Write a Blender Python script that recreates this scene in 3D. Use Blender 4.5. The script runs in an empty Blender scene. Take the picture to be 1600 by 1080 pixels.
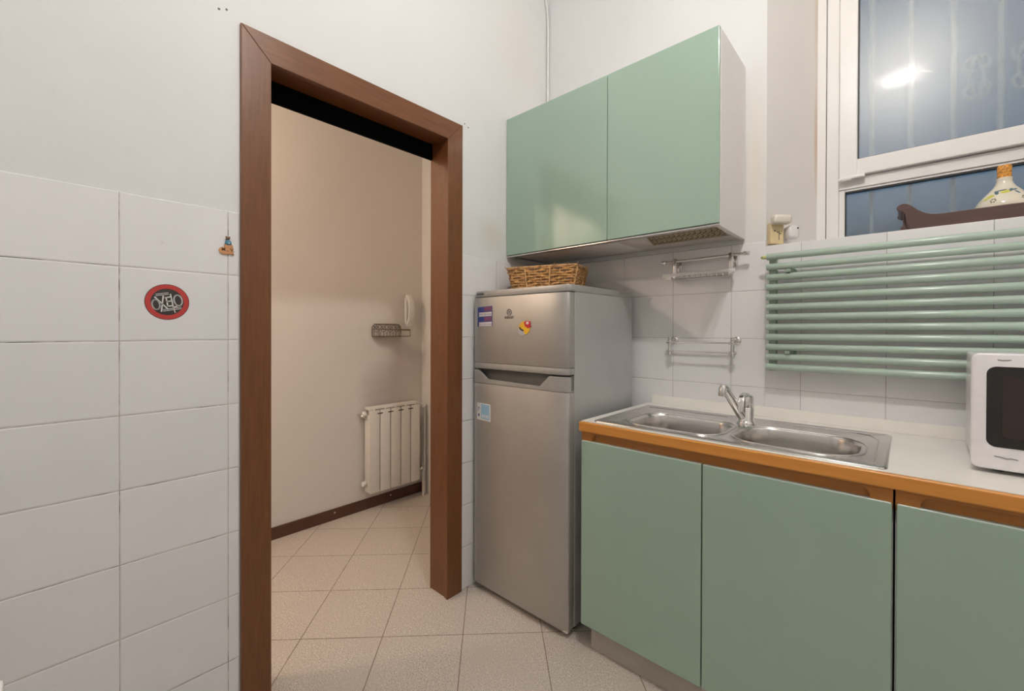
import bpy, bmesh, math, random
from mathutils import Vector, Matrix
random.seed(7)
PI = math.pi
S = bpy.context.scene
COL = S.collection

# ------------------------------------------------------------------ camera
CAM = (1.5523, -2.0034, 1.2302)
yaw, pitch, roll, f_px = 0.7396, 0.0049, 0.0027, 674.03
F0 = Vector((-math.sin(yaw), math.cos(yaw), 0)); R0 = Vector((math.cos(yaw), math.sin(yaw), 0)); U0 = Vector((0, 0, 1))
Fv = F0*math.cos(pitch) - U0*math.sin(pitch); Uv = U0*math.cos(pitch) + F0*math.sin(pitch)
Rr = R0*math.cos(roll) + Uv*math.sin(roll); Ur = Uv*math.cos(roll) - R0*math.sin(roll)
cd = bpy.data.cameras.new('camera'); cam = bpy.data.objects.new('camera', cd); COL.objects.link(cam)
cd.sensor_width = 36; cd.sensor_fit = 'HORIZONTAL'; cd.lens = f_px/1600*36; cd.shift_y = -19.5/1600
cd.clip_start = 0.02
m = Matrix((Rr, Ur, -Fv)).transposed().to_4x4(); m.translation = CAM
cam.matrix_world = m
S.camera = cam
S.view_settings.view_transform = 'Standard'; S.view_settings.look = 'None'
S.view_settings.gamma = 1; S.view_settings.use_curve_mapping = False
S.view_settings.exposure = 0.17

# ------------------------------------------------------------------ world: dusk sky
W = bpy.data.worlds.new('world'); S.world = W; W.use_nodes = True
nt = W.node_tree; nt.nodes.clear()
out = nt.nodes.new('ShaderNodeOutputWorld'); bg = nt.nodes.new('ShaderNodeBackground')
tc = nt.nodes.new('ShaderNodeTexCoord'); sp = nt.nodes.new('ShaderNodeSeparateXYZ'); cr = nt.nodes.new('ShaderNodeValToRGB')
nt.links.new(tc.outputs['Generated'], sp.inputs[0]); nt.links.new(sp.outputs['Z'], cr.inputs[0])
cr.color_ramp.elements[0].position = 0.0; cr.color_ramp.elements[0].color = (.20, .34, .50, 1)
cr.color_ramp.elements[1].position = 1.0; cr.color_ramp.elements[1].color = (1.3, 1.6, 1.9, 1)
e = cr.color_ramp.elements.new(.45); e.color = (.16, .30, .45, 1)
e = cr.color_ramp.elements.new(.7); e.color = (.20, .34, .52, 1)
nt.links.new(cr.outputs[0], bg.inputs[0]); bg.inputs[1].default_value = 0.44
nt.links.new(bg.outputs[0], out.inputs[0])

# lamp powers (radiance of the bulbs' glass)
KITCHEN_BULB = 810.0
FILL_LAMP = 5.0  # added light that evens out the room, no such lamp known
HALL_LAMP = 450.0

# ------------------------------------------------------------------ materials
MATS = {}
def newmat(name):
    mt = bpy.data.materials.new(name); mt.use_nodes = True
    MATS[name] = mt
    return mt, mt.node_tree, mt.node_tree.nodes['Principled BSDF']
def N(nt, t, **kw):
    n = nt.nodes.new(t)
    for k, v in kw.items(): setattr(n, k, v)
    return n
def mix(nt, fac, a, b, mode='MIX'):
    n = nt.nodes.new('ShaderNodeMix'); n.data_type = 'RGBA'; n.blend_type = mode
    for sock, v in ((n.inputs[0], fac), (n.inputs[6], a), (n.inputs[7], b)):
        if hasattr(v, 'is_linked') or hasattr(v, 'links'): nt.links.new(v, sock)
        elif isinstance(v, (int, float)): sock.default_value = v
        else: sock.default_value = (*v, 1) if len(v) == 3 else v
    return n.outputs[2]
def noise(nt, vec, scale, detail=3, rough=.55, lo=.35, hi=.65, dist=0.0):
    n = N(nt, 'ShaderNodeTexNoise'); n.inputs['Scale'].default_value = scale; n.inputs['Detail'].default_value = detail
    n.inputs['Roughness'].default_value = rough; n.inputs['Distortion'].default_value = dist
    nt.links.new(vec, n.inputs['Vector'])
    mr = N(nt, 'ShaderNodeMapRange'); mr.inputs[1].default_value = lo; mr.inputs[2].default_value = hi
    nt.links.new(n.outputs['Fac'], mr.inputs[0])
    return mr.outputs[0]
def bump(nt, b, h, strength, dist):
    n = N(nt, 'ShaderNodeBump'); n.inputs['Strength'].default_value = strength; n.inputs['Distance'].default_value = dist
    nt.links.new(h, n.inputs['Height']); nt.links.new(n.outputs[0], b.inputs['Normal'])
def simple(name, col, rough=.5, metal=0, var=.04, vscale=20, coat=0, spec=None, bmp=0, bscale=200):
    mt, nt, b = newmat(name)
    tc = N(nt, 'ShaderNodeTexCoord')
    f = noise(nt, tc.outputs['Object'], vscale)
    dark = tuple(c*(1-var) for c in col); lite = tuple(min(1, c*(1+var)) for c in col)
    nt.links.new(mix(nt, f, dark, lite), b.inputs['Base Color'])
    b.inputs['Roughness'].default_value = rough; b.inputs['Metallic'].default_value = metal
    b.inputs['Coat Weight'].default_value = coat; b.inputs['Coat Roughness'].default_value = .08
    if spec is not None: b.inputs['Specular IOR Level'].default_value = spec
    if bmp: bump(nt, b, noise(nt, tc.outputs['Object'], bscale, 2, .5, 0, 1), bmp, .002)
    return mt
def blob(nt, pos, centre, radii, soft=.6, warp=.25):
    """0..1 mask of a stain around a point, edges broken by noise"""
    s = N(nt, 'ShaderNodeVectorMath', operation='SUBTRACT'); nt.links.new(pos, s.inputs[0]); s.inputs[1].default_value = centre
    d = N(nt, 'ShaderNodeVectorMath', operation='DIVIDE'); nt.links.new(s.outputs[0], d.inputs[0]); d.inputs[1].default_value = radii
    l = N(nt, 'ShaderNodeVectorMath', operation='LENGTH'); nt.links.new(d.outputs[0], l.inputs[0])
    nz = noise(nt, pos, 5, 5, .6, 0, 1)
    ma = N(nt, 'ShaderNodeMath', operation='MULTIPLY_ADD'); nt.links.new(nz, ma.inputs[0]); ma.inputs[1].default_value = warp*2
    nt.links.new(l.outputs['Value'], ma.inputs[2])
    mr = N(nt, 'ShaderNodeMapRange'); mr.inputs[1].default_value = 1+warp; mr.inputs[2].default_value = 1+warp-soft
    mr.clamp = True
    nt.links.new(ma.outputs[0], mr.inputs[0])
    return mr.outputs[0]
def plaster(name, col, stains=()):
    mt, nt, b = newmat(name)
    tc = N(nt, 'ShaderNodeTexCoord'); P = tc.outputs['Object']
    c = mix(nt, noise(nt, P, 1.6, 5, .6, .3, .7), tuple(x*.95 for x in col), col)
    c = mix(nt, noise(nt, P, 9, 4, .65, .62, .8), c, tuple(x*.93 for x in col))
    for ctr, rad, sc, amt in stains:
        bl = blob(nt, P, ctr, rad, .9)
        mm = N(nt, 'ShaderNodeMath', operation='MULTIPLY'); nt.links.new(bl, mm.inputs[0]); mm.inputs[1].default_value = amt
        c = mix(nt, mm.outputs[0], c, sc)
    nt.links.new(c, b.inputs['Base Color']); b.inputs['Roughness'].default_value = .75
    bump(nt, b, noise(nt, P, 35, 4, .6, 0, 1), .12, .004)
    return mt
def tiles(name, axis, off, size, base, grout, dark, joint=.0011, rough=.16, rot=0, floor=False):
    """glazed tiles: brick grid in the plane of the wall, joints going from pale grout to dark open gaps"""
    mt, nt, b = newmat(name)
    tc = N(nt, 'ShaderNodeTexCoord'); P = tc.outputs['Object']
    sp = N(nt, 'ShaderNodeSeparateXYZ'); nt.links.new(P, sp.inputs[0])
    cb = N(nt, 'ShaderNodeCombineXYZ')
    if floor:
        mp = N(nt, 'ShaderNodeMapping'); mp.inputs['Rotation'].default_value = (0, 0, -PI/4)
        mp.inputs['Location'].default_value = (-off[0], -off[1], 0)
        nt.links.new(P, mp.inputs[0]); V = mp.outputs[0]
    else:
        nt.links.new(sp.outputs[axis], cb.inputs[0]); nt.links.new(sp.outputs['Z'], cb.inputs[1])
        mp = N(nt, 'ShaderNodeMapping'); mp.inputs['Location'].default_value = (-off[0], -off[1], 0)
        nt.links.new(cb.outputs[0], mp.inputs[0]); V = mp.outputs[0]
    br = N(nt, 'ShaderNodeTexBrick'); br.offset = 0; br.squash = 1
    br.inputs['Scale'].default_value = 1; br.inputs['Mortar Size'].default_value = joint
    br.inputs['Mortar Smooth'].default_value = .3
    br.inputs['Brick Width'].default_value = size[0]; br.inputs['Row Height'].default_value = size[1]
    br.inputs['Color1'].default_value = (*base, 1); br.inputs['Color2'].default_value = (*[c*.955 for c in base], 1)
    nt.links.new(V, br.inputs['Vector'])
    gr = mix(nt, noise(nt, P, 7, 4, .7, .50, .62), grout, dark)
    tile = br.outputs['Color']
    br.inputs['Mortar'].default_value = (*base, 1)
    if floor:
        tile = mix(nt, noise(nt, P, 210, 2, .6, .48, .62), tile, tuple(c*.58 for c in base))
        tile = mix(nt, noise(nt, P, 140, 2, .6, .58, .68), tile, tuple(min(1, c*1.28) for c in base))
        tile = mix(nt, noise(nt, P, 3, 4, .6, .45, .8), tile, tuple(c*.86 for c in base))
    else:
        tile = mix(nt, noise(nt, P, 2.2, 4, .7, .45, .85), tile, tuple(c*.93 for c in base))
        # faint chips and scuffs of the glaze
        tile = mix(nt, noise(nt, P, 16, 6, .75, .70, .76), tile, (.55, .50, .45))
    c = mix(nt, br.outputs['Fac'], tile, gr)
    nt.links.new(c, b.inputs['Base Color']); b.inputs['Roughness'].default_value = rough
    # relief: pillow edge
    br2 = N(nt, 'ShaderNodeTexBrick'); br2.offset = 0; br2.squash = 1
    br2.inputs['Scale'].default_value = 1; br2.inputs['Mortar Size'].default_value = .0045; br2.inputs['Mortar Smooth'].default_value = 1.0
    br2.inputs['Brick Width'].default_value = size[0]; br2.inputs['Row Height'].default_value = size[1]
    nt.links.new(V, br2.inputs['Vector'])
    inv = N(nt, 'ShaderNodeMath', operation='SUBTRACT'); inv.inputs[0].default_value = 1; nt.links.new(br2.outputs['Fac'], inv.inputs[1])
    wv = noise(nt, P, 12, 2, .5, 0, 1)
    ad = N(nt, 'ShaderNodeMath', operation='MULTIPLY_ADD'); nt.links.new(wv, ad.inputs[0]); ad.inputs[1].default_value = .25 if not floor else .1
    nt.links.new(inv.outputs[0], ad.inputs[2])
    bump(nt, b, ad.outputs[0], .5 if not floor else .25, .002)
    return mt
def wood(name, c1, c2, rough=.35, axis='Z', scale=14, coat=.12):
    mt, nt, b = newmat(name)
    tc = N(nt, 'ShaderNodeTexCoord'); mp = N(nt, 'ShaderNodeMapping')
    sc = {'X': (.6, 8, 8), 'Y': (8, .6, 8), 'Z': (8, 8, .6)}[axis]
    mp.inputs['Scale'].default_value = sc; nt.links.new(tc.outputs['Object'], mp.inputs[0])
    f = noise(nt, mp.outputs[0], scale, 5, .6, .3, .72, .6)
    nt.links.new(mix(nt, f, c1, c2), b.inputs['Base Color'])
    b.inputs['Roughness'].default_value = rough; b.inputs['Coat Weight'].default_value = coat; b.inputs['Coat Roughness'].default_value = .15
    return mt
def brushed(name, col, rough=.28, sc=(1, 60, 60)):
    mt, nt, b = newmat(name)
    tc = N(nt, 'ShaderNodeTexCoord'); mp = N(nt, 'ShaderNodeMapping'); mp.inputs['Scale'].default_value = sc
    nt.links.new(tc.outputs['Object'], mp.inputs[0])
    f = noise(nt, mp.outputs[0], 12, 3, .6, .2, .8)
    nt.links.new(mix(nt, f, tuple(c*.92 for c in col), col), b.inputs['Base Color'])
    b.inputs['Metallic'].default_value = 1; b.inputs['Roughness'].default_value = rough
    bump(nt, b, f, .03, .001)
    return mt
def emis(name, col, st):
    mt, nt, b = newmat(name)
    b.inputs['Base Color'].default_value = (*col, 1); b.inputs['Emission Color'].default_value = (*col, 1)
    b.inputs['Emission Strength'].default_value = st
    return mt

PL_K = plaster('kitchen_plaster', (.765, .77, .775), stains=(((.0, -.25, 2.75), (.5, .32, .5), (.70, .66, .60), .35), ((1.09, 0, 1.9), (.06, .4, .5), (.72, .63, .50), .5), ((0, -.45, 1.72), (.3, .12, .10), (.66, .58, .46), .5)))
PL_H = plaster('hall_plaster', (.78, .735, .70), stains=(((-1.19, -.36, .80), (.3, .22, .24), (.40, .34, .33), .65), ((-1.19, -.2, 1.0), (.3, .24, .3), (.52, .44, .42), .45)))
PL_W = plaster('white_plaster', (.82, .80, .77))
PL_R = plaster('reveal_plaster', (.80, .77, .74), stains=(((1.27, .262, 2.05), (.02, .04, .30), (.55, .30, .12), .8), ((1.27, .262, 2.7), (.02, .04, .5), (.60, .42, .25), .6)))
TILE_A = tiles('wall_tile_left', 'Y', (-1.8596, 0), (.25, .20), (.83, .825, .84), (.55, .50, .45), (.10, .085, .075))
TILE_A2 = tiles('wall_tile_right', 'Y', (-.425, 0), (.25, .20), (.83, .825, .835), (.50, .45, .42), (.22, .18, .16))
TILE_B = tiles('wall_tile_window', 'X', (.245, 0), (.2515, .20), (.88, .865, .875), (.46, .44, .43), (.24, .22, .22), joint=.0009)  # glaze paler than on the left wall, painting in this wall's stronger light
FLOOR = tiles('floor_tile', 'X', (-.7566, -.7665), (.3222, .3222), (.70, .625, .56), (.22, .165, .12), (.08, .055, .04), joint=.0018, rough=.33, floor=True)
WOODF = wood('door_frame_wood', (.140, .048, .014), (.20, .073, .024), .38, 'Z')
WOODH = wood('door_head_wood', (.140, .048, .014), (.20, .073, .024), .38, 'Y')
BASEW = wood('baseboard_wood', (.075, .028, .018), (.11, .042, .026), .4, 'Y')
EDGEW = wood('worktop_edge_wood', (.64, .26, .045), (.74, .32, .065), .35, 'X', 10)
RAILW = wood('rail_wood', (.40, .15, .03), (.50, .20, .04), .42, 'X', 10)
DARKW = wood('dark_shelf_wood', (.085, .045, .040), (.12, .065, .058), .35, 'X')
GREEN = simple('green_door_laminate', (.35, .482, .392), .13, 0, .02, 2, coat=.3)
GREENR = simple('green_radiator_enamel', (.45, .57, .49), .25, 0, .02, 6, coat=.2)
GREEND = simple('green_collector_enamel', (.30, .38, .31), .3, 0, .02, 6)
WHITE = simple('white_laminate', (.80, .77, .75), .35, 0, .008)
WTOP = simple('cream_worktop', (.88, .85, .80), .3, 0, .03, 5)
CREAM = simple('cream_plastic', (.76, .71, .61), .35)
PVC = simple('white_window_pvc', (.84, .82, .80), .3, 0, .006)
GREYP = simple('grey_plinth', (.46, .42, .38), .4)
SHADEG = simple('hood_metal', (.62, .58, .53), .4, .3)
FRS = simple('fridge_silver_side', (.50, .505, .50), .40, .35, .03, 6)
FRD = simple('fridge_silver_door', (.455, .44, .42), .42, .6, .03, 6)
FRP = simple('fridge_grey_plastic', (.42, .41, .395), .38, .3)
DARK = simple('dark_rubber', (.03, .03, .03), .6)
BLACK = simple('black_track', (.003, .003, .003), .9, spec=.05)
STEEL = brushed('brushed_steel', (.70, .68, .66), .22, (2, 60, 60))
CHROME = simple('chrome', (.78, .77, .75), .10, 1, .02)
CHROMES = simple('satin_chrome', (.70, .68, .66), .22, 1, .02)
RADW = simple('radiator_white', (.80, .77, .73), .32, 0, .01)
PIPEW = simple('pipe_white', (.70, .67, .64), .4)
WHITEP = simple('white_plastic', (.80, .79, .78), .28)
MWW = simple('microwave_white', (.87, .85, .87), .22)
MWG = simple('microwave_glass', (.012, .010, .010), .08, 0, 0, 3, coat=.5)
MWI = simple('microwave_inner_screen', (.040, .027, .024), .15)
YELL = simple('aged_socket_plastic', (.78, .62, .36), .4)
BRONZE = simple('antique_bronze', (.22, .17, .12), .4, .7)
WICK = simple('wicker', (.50, .27, .10), .6, 0, .35, 60)
WICKR = simple('wicker_rim', (.58, .34, .15), .6, 0, .3, 80)
CERAM = simple('cream_ceramic', (.76, .70, .58), .15, 0, .03, 8, coat=.5)
PINKC = simple('pink_ceramic_band', (.55, .30, .26), .2)
LEMON = simple('lemon_paint', (.62, .60, .10), .3)
LEAFB = simple('blue_leaf_paint', (.10, .16, .20), .3)
OLIVE = simple('olive_flower_paint', (.16, .16, .08), .3)
CORK = simple('orange_cork', (.72, .30, .05), .5, 0, .5, 150)
HEARTW = simple('orange_wooden_heart', (.62, .30, .13), .5)
BEARB = simple('blue_bear_dress', (.10, .28, .42), .5)
BEARH = simple('brown_bear_head', (.20, .10, .05), .6)
BURN = simple('burnt_letter', (.12, .05, .02), .6)
RED = simple('sticker_red', (.55, .05, .045), .3)
STBLK = simple('sticker_black', (.045, .035, .035), .3)
STWHT = simple('sticker_white', (.75, .73, .72), .4)
BLUE = simple('magnet_blue', (.05, .075, .28), .35)
PURPL = simple('magnet_purple', (.22, .08, .17), .35)
YEL2 = simple('magnet_yellow', (.85, .48, .03), .35)
MRED = simple('magnet_red', (.60, .03, .05), .35)
LTBLUE = simple('label_light_blue', (.30, .50, .68), .35)
GREYT = simple('print_grey', (.13, .12, .12), .4)
HOLE = simple('hole_dark', (.12, .10, .09), .8)
IRON = simple('white_painted_iron', (.80, .80, .80), .5)
TABW = simple('white_table_top', (.84, .82, .80), .35)
COURT = plaster('courtyard_plaster', (.50, .47, .43))

# hood filter: woven fine grid
mt, nt, b = newmat('hood_filter')
tcn = N(nt, 'ShaderNodeTexCoord'); ch = N(nt, 'ShaderNodeTexChecker'); ch.inputs['Scale'].default_value = 90
nt.links.new(tcn.outputs['Object'], ch.inputs['Vector'])
nt.links.new(mix(nt, ch.outputs['Fac'], (.50, .42, .28), (.20, .16, .11)), b.inputs['Base Color'])
b.inputs['Roughness'].default_value = .5; b.inputs['Metallic'].default_value = .3
HOODF = mt

# frosted glass: fine relief, broad scatter plus a tighter surface gloss
mt, nt, b = newmat('frosted_glass')
tcn = N(nt, 'ShaderNodeTexCoord'); P = tcn.outputs['Object']
mo = nt.nodes['Material Output']
nt.nodes.remove(b); b = N(nt, 'ShaderNodeBsdfRefraction'); b.inputs['Color'].default_value = (.76, .83, .88, 1)
b.inputs['Roughness'].default_value = .25; b.inputs['IOR'].default_value = 1.45
gl = N(nt, 'ShaderNodeBsdfGlossy'); gl.inputs['Roughness'].default_value = .045; gl.inputs['Color'].default_value = (1, .97, .93, 1)
gl2 = N(nt, 'ShaderNodeBsdfGlossy'); gl2.inputs['Roughness'].default_value = .37; gl2.inputs['Color'].default_value = (1, .95, .88, 1)
mp = N(nt, 'ShaderNodeMapping'); mp.inputs['Scale'].default_value = (1.6, 1, 1); nt.links.new(P, mp.inputs[0])
hgt = noise(nt, mp.outputs[0], 260, 2, .6, 0, 1)
bp = N(nt, 'ShaderNodeBump'); bp.inputs['Strength'].default_value = .09; bp.inputs['Distance'].default_value = .001
nt.links.new(hgt, bp.inputs['Height'])
for s_ in (b, gl, gl2): nt.links.new(bp.outputs[0], s_.inputs['Normal'])
mx = N(nt, 'ShaderNodeMixShader'); mx.inputs[0].default_value = .0026
nt.links.new(b.outputs[0], mx.inputs[1]); nt.links.new(gl.outputs[0], mx.inputs[2])
mx2 = N(nt, 'ShaderNodeMixShader'); mx2.inputs[0].default_value = .09
nt.links.new(mx.outputs[0], mx2.inputs[1]); nt.links.new(gl2.outputs[0], mx2.inputs[2])
nt.links.new(mx2.outputs[0], mo.inputs['Surface'])
FROST = mt

# ------------------------------------------------------------------ mesh helpers
def bm_new(): return bmesh.new()
def box(bm, x0, x1, y0, y1, z0, z1, bev=0, seg=2):
    t = bmesh.new()
    vs = [t.verts.new((x, y, z)) for x in (x0, x1) for y in (y0, y1) for z in (z0, z1)]
    for q in ((0, 1, 3, 2), (4, 6, 7, 5), (0, 4, 5, 1), (2, 3, 7, 6), (0, 2, 6, 4), (1, 5, 7, 3)):
        t.faces.new([vs[i] for i in q])
    bmesh.ops.recalc_face_normals(t, faces=t.faces)
    if bev: bmesh.ops.bevel(t, geom=t.edges[:], offset=bev, segments=seg, profile=.5, affect='EDGES')
    merge(bm, t); return bm
def merge(bm, t, mat=None):
    me = bpy.data.meshes.new('tmp')
    if mat is not None: t.transform(mat)
    t.to_mesh(me); t.free(); bm.from_mesh(me); bpy.data.meshes.remove(me)
def prism(bm, pts, axis, a0, a1, bev=0, seg=2):
    """extrude a 2D outline along axis X, Y or Z between a0 and a1"""
    t = bmesh.new()
    def P(p, a): return {'X': (a, p[0], p[1]), 'Y': (p[0], a, p[1]), 'Z': (p[0], p[1], a)}[axis]
    lo = [t.verts.new(P(p, a0)) for p in pts]; hi = [t.verts.new(P(p, a1)) for p in pts]
    n = len(pts)
    for i in range(n): t.faces.new((lo[i], lo[(i+1) % n], hi[(i+1) % n], hi[i]))
    t.faces.new(lo[::-1]); t.faces.new(hi)
    bmesh.ops.recalc_face_normals(t, faces=t.faces)
    if bev:
        es = [e for e in t.edges if e.verts[0] in lo and e.verts[1] in lo or e.verts[0] in hi and e.verts[1] in hi]
        bmesh.ops.bevel(t, geom=es, offset=bev, segments=seg, profile=.5, affect='EDGES')
    merge(bm, t); return bm
def tube(bm, pts, r, seg=12, cap=True, closed=False):
    pts = [Vector(p) for p in pts]; n = len(pts)
    rr = r if isinstance(r, (list, tuple)) else [r]*n
    rings = []; prev = None
    for i, p in enumerate(pts):
        if closed: d = pts[(i+1) % n] - pts[i-1]
        else: d = pts[min(i+1, n-1)] - pts[max(i-1, 0)]
        d.normalize()
        if prev is None:
            u = d.orthogonal().normalized()
        else:
            u = prev - d*prev.dot(d)
            u = u.normalized() if u.length > 1e-6 else d.orthogonal().normalized()
        prev = u; v = d.cross(u)
        rings.append([bm.verts.new(p + (u*math.cos(2*PI*k/seg) + v*math.sin(2*PI*k/seg))*rr[i]) for k in range(seg)])
    m_ = n if closed else n-1
    for i in range(m_):
        a, b_ = rings[i], rings[(i+1) % n]
        for k in range(seg): bm.faces.new((a[k], a[(k+1) % seg], b_[(k+1) % seg], b_[k]))
    if cap and not closed:
        bm.faces.new(rings[0][::-1]); bm.faces.new(rings[-1])
    return bm
def cyl(bm, a, b_, r, seg=24): return tube(bm, [a, b_], r, seg)
def lathe(bm, prof, c, seg=40, axis='Z'):
    rings = []
    for r, h in prof:
        ring = []
        for k in range(seg):
            a = 2*PI*k/seg; x, y = r*math.cos(a), r*math.sin(a)
            if axis == 'Z': q = (x, y, h)
            elif axis == 'Y': q = (x, h, y)
            else: q = (h, x, y)
            ring.append(bm.verts.new(Vector(c) + Vector(q)))
        rings.append(ring)
    for i in range(len(rings)-1):
        for k in range(seg): bm.faces.new((rings[i][k], rings[i][(k+1) % seg], rings[i+1][(k+1) % seg], rings[i+1][k]))
    bm.faces.new(rings[0][::-1]); bm.faces.new(rings[-1])
    return bm
def ball(bm, c, r, seg=20, rings=14):
    r = r if isinstance(r, (tuple, list)) else (r, r, r)
    t = bmesh.new(); bmesh.ops.create_uvsphere(t, u_segments=seg, v_segments=rings, radius=1)
    merge(bm, t, Matrix.Translation(c) @ Matrix.Diagonal((*r, 1))); return bm
def obj(name, bm, mat, parent=None, smooth=False, loc=None, label=None):
    bmesh.ops.recalc_face_normals(bm, faces=bm.faces)
    me = bpy.data.meshes.new(name)
    if loc is not None: bm.transform(Matrix.Translation(-Vector(loc)))
    bm.to_mesh(me); bm.free()
    if mat: me.materials.append(mat)
    if smooth:
        for p in me.polygons: p.use_smooth = True
        try: me.set_sharp_from_angle(angle=math.radians(smooth if smooth is not True else 40))
        except Exception: pass
    o = bpy.data.objects.new(name, me); COL.objects.link(o)
    if parent is not None:
        o.parent = parent
        o.matrix_parent_inverse = Matrix.Identity(4)
        if loc is None:
            me.transform(parent_world(parent).inverted())   # meshes are drawn in room coordinates
    elif loc is not None: o.location = loc
    if label: o['label'] = label
    return o
def parent_world(p):
    m_ = Matrix.Translation(p.location)
    return m_ if not p.parent else parent_world(p.parent) @ m_
def tag(o, label, cat, group=None, kind=None):
    if label: o['label'] = label
    if cat: o['category'] = cat
    if group: o['group'] = group
    if kind: o['kind'] = kind
    return o
def thing(name, label, cat, loc, group=None):
    o = bpy.data.objects.new(name, None); COL.objects.link(o); o.location = loc; o.empty_display_size = .05
    return tag(o, label, cat, group)
def struct(name, bm, mat, smooth=False):
    o = obj(name, bm, mat, smooth=smooth); o['kind'] = 'structure'; return o
def sroot(name, loc=(0, 0, 0)):
    o = bpy.data.objects.new(name, None); COL.objects.link(o); o.location = loc; o['kind'] = 'structure'; return o
def text_bm(s, size, mat4, depth=.0004, bold=0):
    cu = bpy.data.curves.new('t', 'FONT'); cu.body = s; cu.size = size; cu.extrude = depth; cu.offset = bold
    cu.align_x = 'CENTER'; cu.align_y = 'CENTER'
    to = bpy.data.objects.new('t', cu); COL.objects.link(to)
    dg = bpy.context.evaluated_depsgraph_get(); me = bpy.data.meshes.new_from_object(to.evaluated_get(dg))
    b_ = bmesh.new(); b_.from_mesh(me); b_.transform(mat4)
    bpy.data.objects.remove(to); bpy.data.curves.remove(cu); bpy.data.meshes.remove(me)
    return b_
# frames of writing: on a wall facing +x (left wall) and on a front facing -y
def face_px(x, y, z): return Matrix(((0, 0, 1, x), (1, 0, 0, y), (0, 1, 0, z), (0, 0, 0, 1)))
def face_my(x, y, z): return Matrix(((1, 0, 0, x), (0, 0, -1, y), (0, 1, 0, z), (0, 0, 0, 1)))
def rrect(x0, x1, y0, y1, r, n=8):
    pts = []
    for cx, cy, a0 in ((x1-r, y1-r, 0), (x0+r, y1-r, PI/2), (x0+r, y0+r, PI), (x1-r, y0+r, 1.5*PI)):
        for k in range(n+1):
            a = a0 + PI/2*k/n; pts.append((cx+r*math.cos(a), cy+r*math.sin(a)))
    return pts

# ------------------------------------------------------------------ THE SETTING
XR, YB, ZC = 3.0, -3.8, 3.45          # kitchen extents
HX0, HY0, HZ = -1.19, -3.6, 2.75      # hall extents
bm = bm_new(); box(bm, HX0-.12, XR+.12, YB-.12, .42, -.06, 0); struct('floor', bm, FLOOR)
bm = bm_new(); box(bm, -.112, XR+.12, YB-.12, .42, ZC, ZC+.1); struct('ceiling', bm, PL_W)
bm = bm_new(); box(bm, HX0-.12, -.112, HY0-.12, .10, HZ, HZ+.1); struct('ceiling_hall', bm, PL_W)
# wall with the doorway (x = 0 face), opening y -1.52..-.725, z < 2.13
OY0, OY1, OZ = -1.515, -.735, 2.128
bm = bm_new()
box(bm, -.105, 0, YB, OY0, 0, ZC); box(bm, -.105, 0, OY1, 0, 0, ZC); box(bm, -.105, 0, OY0, OY1, OZ, ZC)
wl = struct('wall_left', bm, PL_K)
def plane_tiles_x(bm, y0, y1, z1, t=.004): box(bm, 0, t, y0, y1, 0, z1, .0015, 1)
bm = bm_new(); plane_tiles_x(bm, YB, -1.580, 1.598); obj('wall_tiles', bm, TILE_A, wl)
bm = bm_new(); plane_tiles_x(bm, -.656, -.004, 1.591); obj('wall_tiles', bm, TILE_A2, wl)
for y, z in ((-1.632, 2.210), (-1.612, 2.219), (-.640, 2.213), (-.617, 2.203)):
    bm = bm_new(); lathe(bm, [(.0032, -.001), (.0032, .0007), (.0016, .0009)], (0, y, z), 12, 'X'); obj('screw_hole', bm, HOLE, wl)
# hall side
bm = bm_new(); box(bm, HX0-.12, HX0, HY0-.12, .10, 0, HZ); struct('wall_hall', bm, PL_H)
bm = bm_new(); box(bm, HX0, -.105, -.024, .10, 0, HZ); whe = struct('wall_hall_end', bm, PL_W)
bm = bm_new(); box(bm, HX0, -.105, HY0-.12, HY0, 0, HZ); struct('wall_hall_back', bm, PL_H)
bm = bm_new(); box(bm, -.112, -.105, HY0, OY0, 0, HZ); box(bm, -.112, -.105, OY1, -.024, 0, HZ); box(bm, -.112, -.105, OY0, OY1, OZ, HZ)
struct('wall_hall_inner', bm, PL_H)
# baseboard of the hall with its screws
bm = bm_new(); box(bm, HX0, HX0+.013, HY0, -.03, 0, .072, .003); bb = struct('baseboard_hall', bm, BASEW)
for y in (-.713, -.303, -1.12, -1.53):
    bm = bm_new(); lathe(bm, [(.0055, .0), (.0055, .0015), (.003, .0028)], (HX0+.013, y, .048), 12, 'X'); obj('screw', bm, CHROMES, bb)

# window wall (y = 0 face): splayed opening 1.129..2.67 narrowing to 1.29..2.51
SZ = 1.580; WT = 3.10; FY = .268
bm = bm_new()
box(bm, 0, 1.129, 0, .32, 0, ZC); box(bm, 1.129, 2.67, 0, .32, 0, SZ-.004); box(bm, 1.129, 2.67, 0, .32, WT, ZC); box(bm, 2.67, XR, 0, .32, 0, ZC)
ww = struct('wall_window', bm, PL_K)
bm = bm_new()
prism(bm, [(1.129, 0), (1.268, FY), (1.268, .32), (1.129, .32)], 'Z', SZ-.004, WT)
prism(bm, [(2.67, 0), (2.67, .32), (2.531, .32), (2.531, FY)], 'Z', SZ-.004, WT)
obj('window_reveal', bm, PL_R, ww)
bm = bm_new(); box(bm, 0.004, 1.129, -.004, 0, 0, 1.602, .0012, 1); box(bm, 1.129, XR, -.004, 0, 0, SZ, .0012, 1)
box(bm, 1.131, 2.67, 0, FY, SZ-.004, SZ)
obj('wall_tiles', bm, TILE_B, ww)
bm = bm_new(); box(bm, XR, XR+.12, YB, .32, 0, ZC); struct('wall_right', bm, PL_W)
bm = bm_new(); box(bm, -.105, XR+.12, YB-.12, YB, 0, ZC); struct('wall_back', bm, PL_W)

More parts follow.
